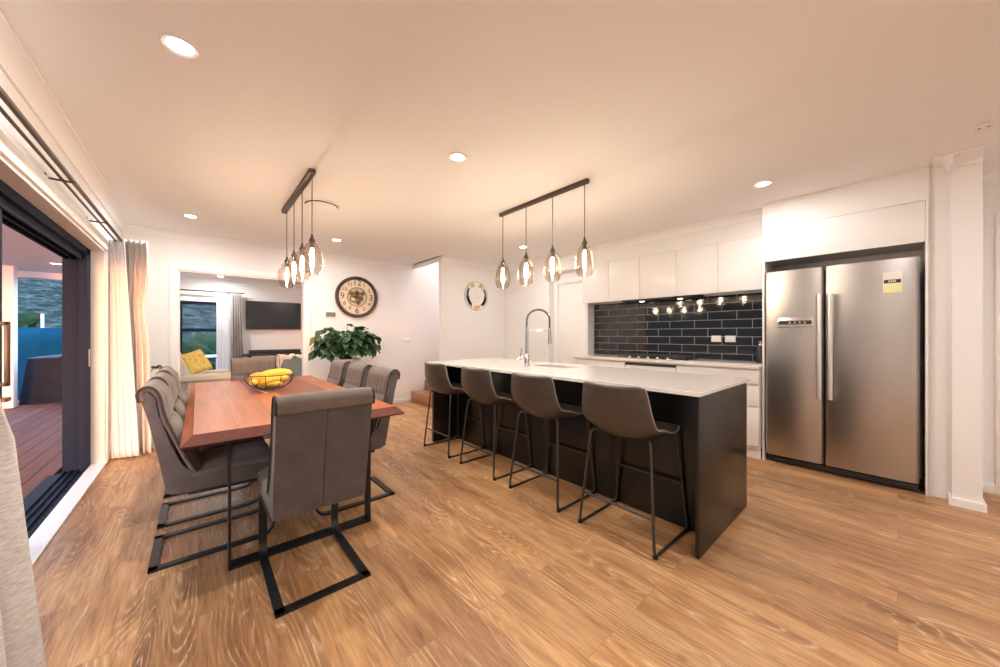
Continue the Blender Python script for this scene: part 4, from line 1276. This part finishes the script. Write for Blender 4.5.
cur('drape', 'textured oatmeal drape gathered at the far end of the curtain rods',
    drape_mesh(lambda v: (-.575, 5.09), lambda v: (-.575 + tie(v, .165, .225 - .03 * v), 5.09 - tie(v, .03, .05)), .015, RZ + .03, 5, lambda v: tie(v, .016, .03)), 'linen')
cur('sheer_curtain', 'white sheer curtain flaring to the floor beside the open door frame',
    drape_mesh(lambda v: (-.655, 5.03), lambda v: (-.655 + .215 - .10 * v, 4.985), .015, RZ + .0, 5, .011, 140), 'sheer')
cur('drape', 'textured oatmeal drape hanging closest to the viewer at the near rod end',
    drape_mesh(lambda v: (-.60, 1.15), lambda v: (-.400 - .085 * min(1, v / .45) - .03 * max(0, v - .45), 1.93 - .30 * min(1, max(0, (v - .40) / .25))), .015, RZ + .03, 5, lambda v: .035), 'linen')
rd_ = thing('curtain_rod', 'double black curtain rod on wall brackets above the sliding door', 'curtain rod', (XL, 2.9, RZ))
part('front_rod', MB().tube([(-.567, .55, RZ), (-.567, 5.075, RZ)], .0125, 12), M['bronze'], rd_)
part('rear_rod', MB().tube([(-.607, .55, RZ - .004), (-.607, 5.03, RZ - .004)], .008, 10), M['bronze'], rd_)
part('finial', MB().lathe([(0, 0), (.017, 0), (.017, .03), (0, .032)], (-.567, 5.075, RZ), 16, 'Y'), M['bronze'], rd_)
for y in (.80, 2.10, 3.236, 4.231):
    b = MB(); b.box(XL, -.55, y - .007, y + .007, RZ - .020, RZ - .010, .002); b.box(XL, XL + .006, y - .013, y + .013, RZ - .05, RZ + .012, .002)
    b.tube([(-.567, y, RZ - .012), (-.567, y, RZ)], .009, 8)
    part('bracket', b, M['bronze'], rd_)

# ------------------------------------------------------------------ lounge
cur('drape', 'grey striped drape beside the television in the lounge',
    drape_mesh(lambda v: (.55, 9.84), lambda v: (.80 - .05 * v, 9.84), .015, 2.16, 5, .035), 'stripe')
cur('sheer_curtain', 'white sheer curtain drawn to the lounge window side',
    drape_mesh(lambda v: (.31, 9.88), lambda v: (.58, 9.88), .015, 2.15, 5, .02), 'sheer')
lr = thing('curtain_rod', 'thin dark curtain rod above the lounge window', 'curtain rod', (.2, 9.86, 2.17))
part('rod', MB().tube([(-.55, 9.84, 2.17), (.80, 9.84, 2.17)], .013, 10), M['bronze'], lr)
for x in (-.45, .72): part('bracket', MB().box(x - .008, x + .008, 9.83, YT, 2.155, 2.168), M['bronze'], lr)
tv = thing('television', 'flat black television mounted on the lounge wall', 'television', (1.43, YT, 1.36))
part('housing', MB().box(.85, 1.965, YT - .07, YT - .02, 1.357, 2.02, .005), M['soundbar'], tv)
part('screen', MB().box(.862, 1.953, YT - .074, YT - .069, 1.375, 2.008), M['screen'], tv)
part('wall_mount', MB().box(1.2, 1.6, YT - .021, YT, 1.5, 1.85), M['metal_black'], tv)
cs = thing('media_console', 'dark low console table under the television', 'console', (1.5, 9.7, 0))
part('top', MB().box(.74, 2.35, 9.50, 9.90, .745, .785, .004), M['soundbar'], cs)
part('shelf', MB().box(.86, 2.25, 9.52, 9.88, .30, .33, .003), M['soundbar'], cs)
for x in (.86, 2.2):
    for y in (9.53, 9.84): part('leg', MB().box(x, x + .05, y, y + .05, 0, .745), M['soundbar'], cs)
sbar = thing('soundbar', 'long dark soundbar lying on the lounge console', 'soundbar', (1.35, 9.7, .785))
part('body', MB().box(.88, 1.90, 9.62, 9.74, .785, .875, .01), M['soundbar'], sbar)
part('end_cap', MB().box(.872, .88, 9.625, 9.735, .79, .87), M['metal_black'], sbar)
# cream armchair facing right
ac = thing('armchair', 'cream fabric armchair before the lounge window, angled back and padded arms', 'armchair', (.1, 7.3, 0))
part('seat', MB().box(-.20, .42, 7.02, 7.62, .22, .46, .05, 3), M['cream'], ac)
def slab(poly, a, b): return MB().prism(poly, 'Y', a, b, .025)
part('backrest', slab([(-.16, .40), (-.40, .98), (-.30, 1.04), (-.23, .98), (.0, .44)], 7.0, 7.64), M['cream'], ac)
for y in (6.88, 7.62): part('arm', MB().box(-.27, .42, y, y + .14, .52, .625, .035, 3), M['cream'], ac)
for y in (6.93, 7.67): part('arm_support', MB().box(-.12, .36, y, y + .05, .10, .54, .01), M['cream'], ac)
for x in (-.2, .33):
    for y in (6.95, 7.65): part('leg', MB().box(x, x + .05, y, y + .05, 0, .24), M['soundbar'], ac)
cu = thing('cushion', 'mustard yellow patterned cushion leaning on the cream armchair', 'cushion', (-.03, 7.18, .60))
def pillow(u, v):
    pass
pm = MB()
def pil(s):
    def fn(u, v):
        x, y = (u - .5) * 2, (v - .5) * 2
        k = 1 - .06 * (abs(x) * abs(y)) ; e = (max(0, 1 - x ** 4) * max(0, 1 - y ** 4)) ** .5
        return (x * .18 * (1 - .05 * (1 - y * y)), y * .18 * (1 - .05 * (1 - x * x)), s * .075 * e)
    return fn
pm.grid(pil(1), 20, 20); pm.grid(pil(-1), 20, 20)
bmesh.ops.remove_doubles(pm.bm, verts=pm.bm.verts, dist=.0005)
cm_ = pm.mesh('cover', 70)
cm_.transform(Matrix.Translation((-.03, 7.18, .795)) @ Matrix.Rotation(math.radians(32), 4, 'Z') @ Matrix.Rotation(math.radians(66), 4, 'X') @ Matrix.Rotation(math.radians(16), 4, 'Z'))
part('cover', cm_, M['cushion'], cu)
# grey sofa seen over the table, with a cream throw
sf = thing('sofa', 'grey blue sofa seen from behind through the lounge opening', 'sofa', (1.75, 7.4, 0))
part('backrest', MB().box(1.10, 2.55, 7.10, 7.34, .12, .84, .06, 4), M['teal'], sf)
part('seat', MB().box(1.14, 2.5, 7.34, 7.98, .14, .44, .05, 3), M['teal'], sf)
part('arm', MB().box(1.06, 1.24, 7.36, 7.98, .12, .64, .05, 3), M['teal'], sf); part('arm', MB().box(2.42, 2.6, 7.36, 7.98, .12, .64, .05, 3), M['teal'], sf)
for x in (1.12, 2.48):
    for y in (7.16, 7.86): part('leg', MB().box(x, x + .05, y, y + .05, 0, .14), M['soundbar'], sf)
def thr(u, v):
    # over the top of the back, drooping at the near side of the end
    x = 1.075 + .95 * u + .012 * math.sin(v * 9)
    s = v
    fold = .012 * math.sin(u * 31) + .008 * math.sin(u * 57 + 1)
    drop = .045 + .28 * max(0, 1 - u / .045) ** 1 + .02 * math.sin(u * 19)
    if s < .35: return (x, 7.085 - .01 + fold * .5, .852 - drop * (1 - s / .35) + fold)
    if s < .7: return (x, 7.075 + (s - .35) / .35 * .285, .856 + fold + .012 * math.sin(PI * (s - .35) / .35))
    return (x, 7.365 + fold * .4, .852 - .5 * (s - .7) / .3 + fold * .5)
th2 = part('throw_blanket', MB().grid(thr, 60, 24), M['throw'], smooth=80)
th2.modifiers.new('s', 'SOLIDIFY').thickness = .012
tag(th2, 'fluffy cream throw blanket draped over the sofa back', 'blanket')
# outdoor chair and table seen through the lounge window
ot_ = thing('outdoor_table', 'grey outdoor table seen through the lower lounge window', 'table', (-.05, 12.3, -.45))
part('top', MB().box(-.5, .45, 12.0, 12.7, .62, .66, .005), M['concrete'], ot_)
for x in (-.45, .38):
    for y in (12.05, 12.6): part('leg', MB().box(x, x + .05, y, y + .05, -.45, .62), M['concrete'], ot_)

# ------------------------------------------------------------------ world, camera
wd = bpy.data.worlds.new('dusk'); SC.world = wd; wd.use_nodes = True
nt = wd.node_tree; bg = nt.nodes['Background']
sky = nt.nodes.new('ShaderNodeTexSky'); sky.sky_type = 'NISHITA'
sky.sun_disc = False; sky.sun_elevation = math.radians(1.5); sky.sun_rotation = math.radians(200)
mixn = nt.nodes.new('ShaderNodeMix'); mixn.data_type = 'RGBA'; mixn.inputs[0].default_value = .8
nt.links.new(sky.outputs[0], mixn.inputs[6]); mixn.inputs[7].default_value = (.28, .42, .72, 1)
nt.links.new(mixn.outputs[2], bg.inputs[0]); bg.inputs[1].default_value = 15

cam = bpy.data.cameras.new('camera'); co = bpy.data.objects.new('camera', cam); C.objects.link(co)
co.location = (0, 0, 1.22); co.rotation_euler = (PI / 2, 0, -math.radians(41.06))
cam.sensor_width = 36; cam.lens = 36 * .3467; cam.shift_y = .0015; cam.clip_start = .02; cam.clip_end = 200
SC.camera = co
SC.view_settings.view_transform = 'Standard'; SC.view_settings.look = 'None'
SC.view_settings.gamma = 1; SC.view_settings.use_curve_mapping = False
SC.view_settings.exposure = -.10
SC.cycles.max_bounces = 12; SC.cycles.diffuse_bounces = 8; SC.cycles.glossy_bounces = 5; SC.cycles.transparent_max_bounces = 16
SC.cycles.use_denoising = True
SC.cycles.denoiser = 'OPENIMAGEDENOISE'; SC.cycles.denoising_input_passes = 'RGB_ALBEDO_NORMAL'; SC.cycles.denoising_prefilter = 'ACCURATE'
SC.cycles.caustics_reflective = False; SC.cycles.caustics_refractive = False
SC.cycles.sample_clamp_indirect = 8
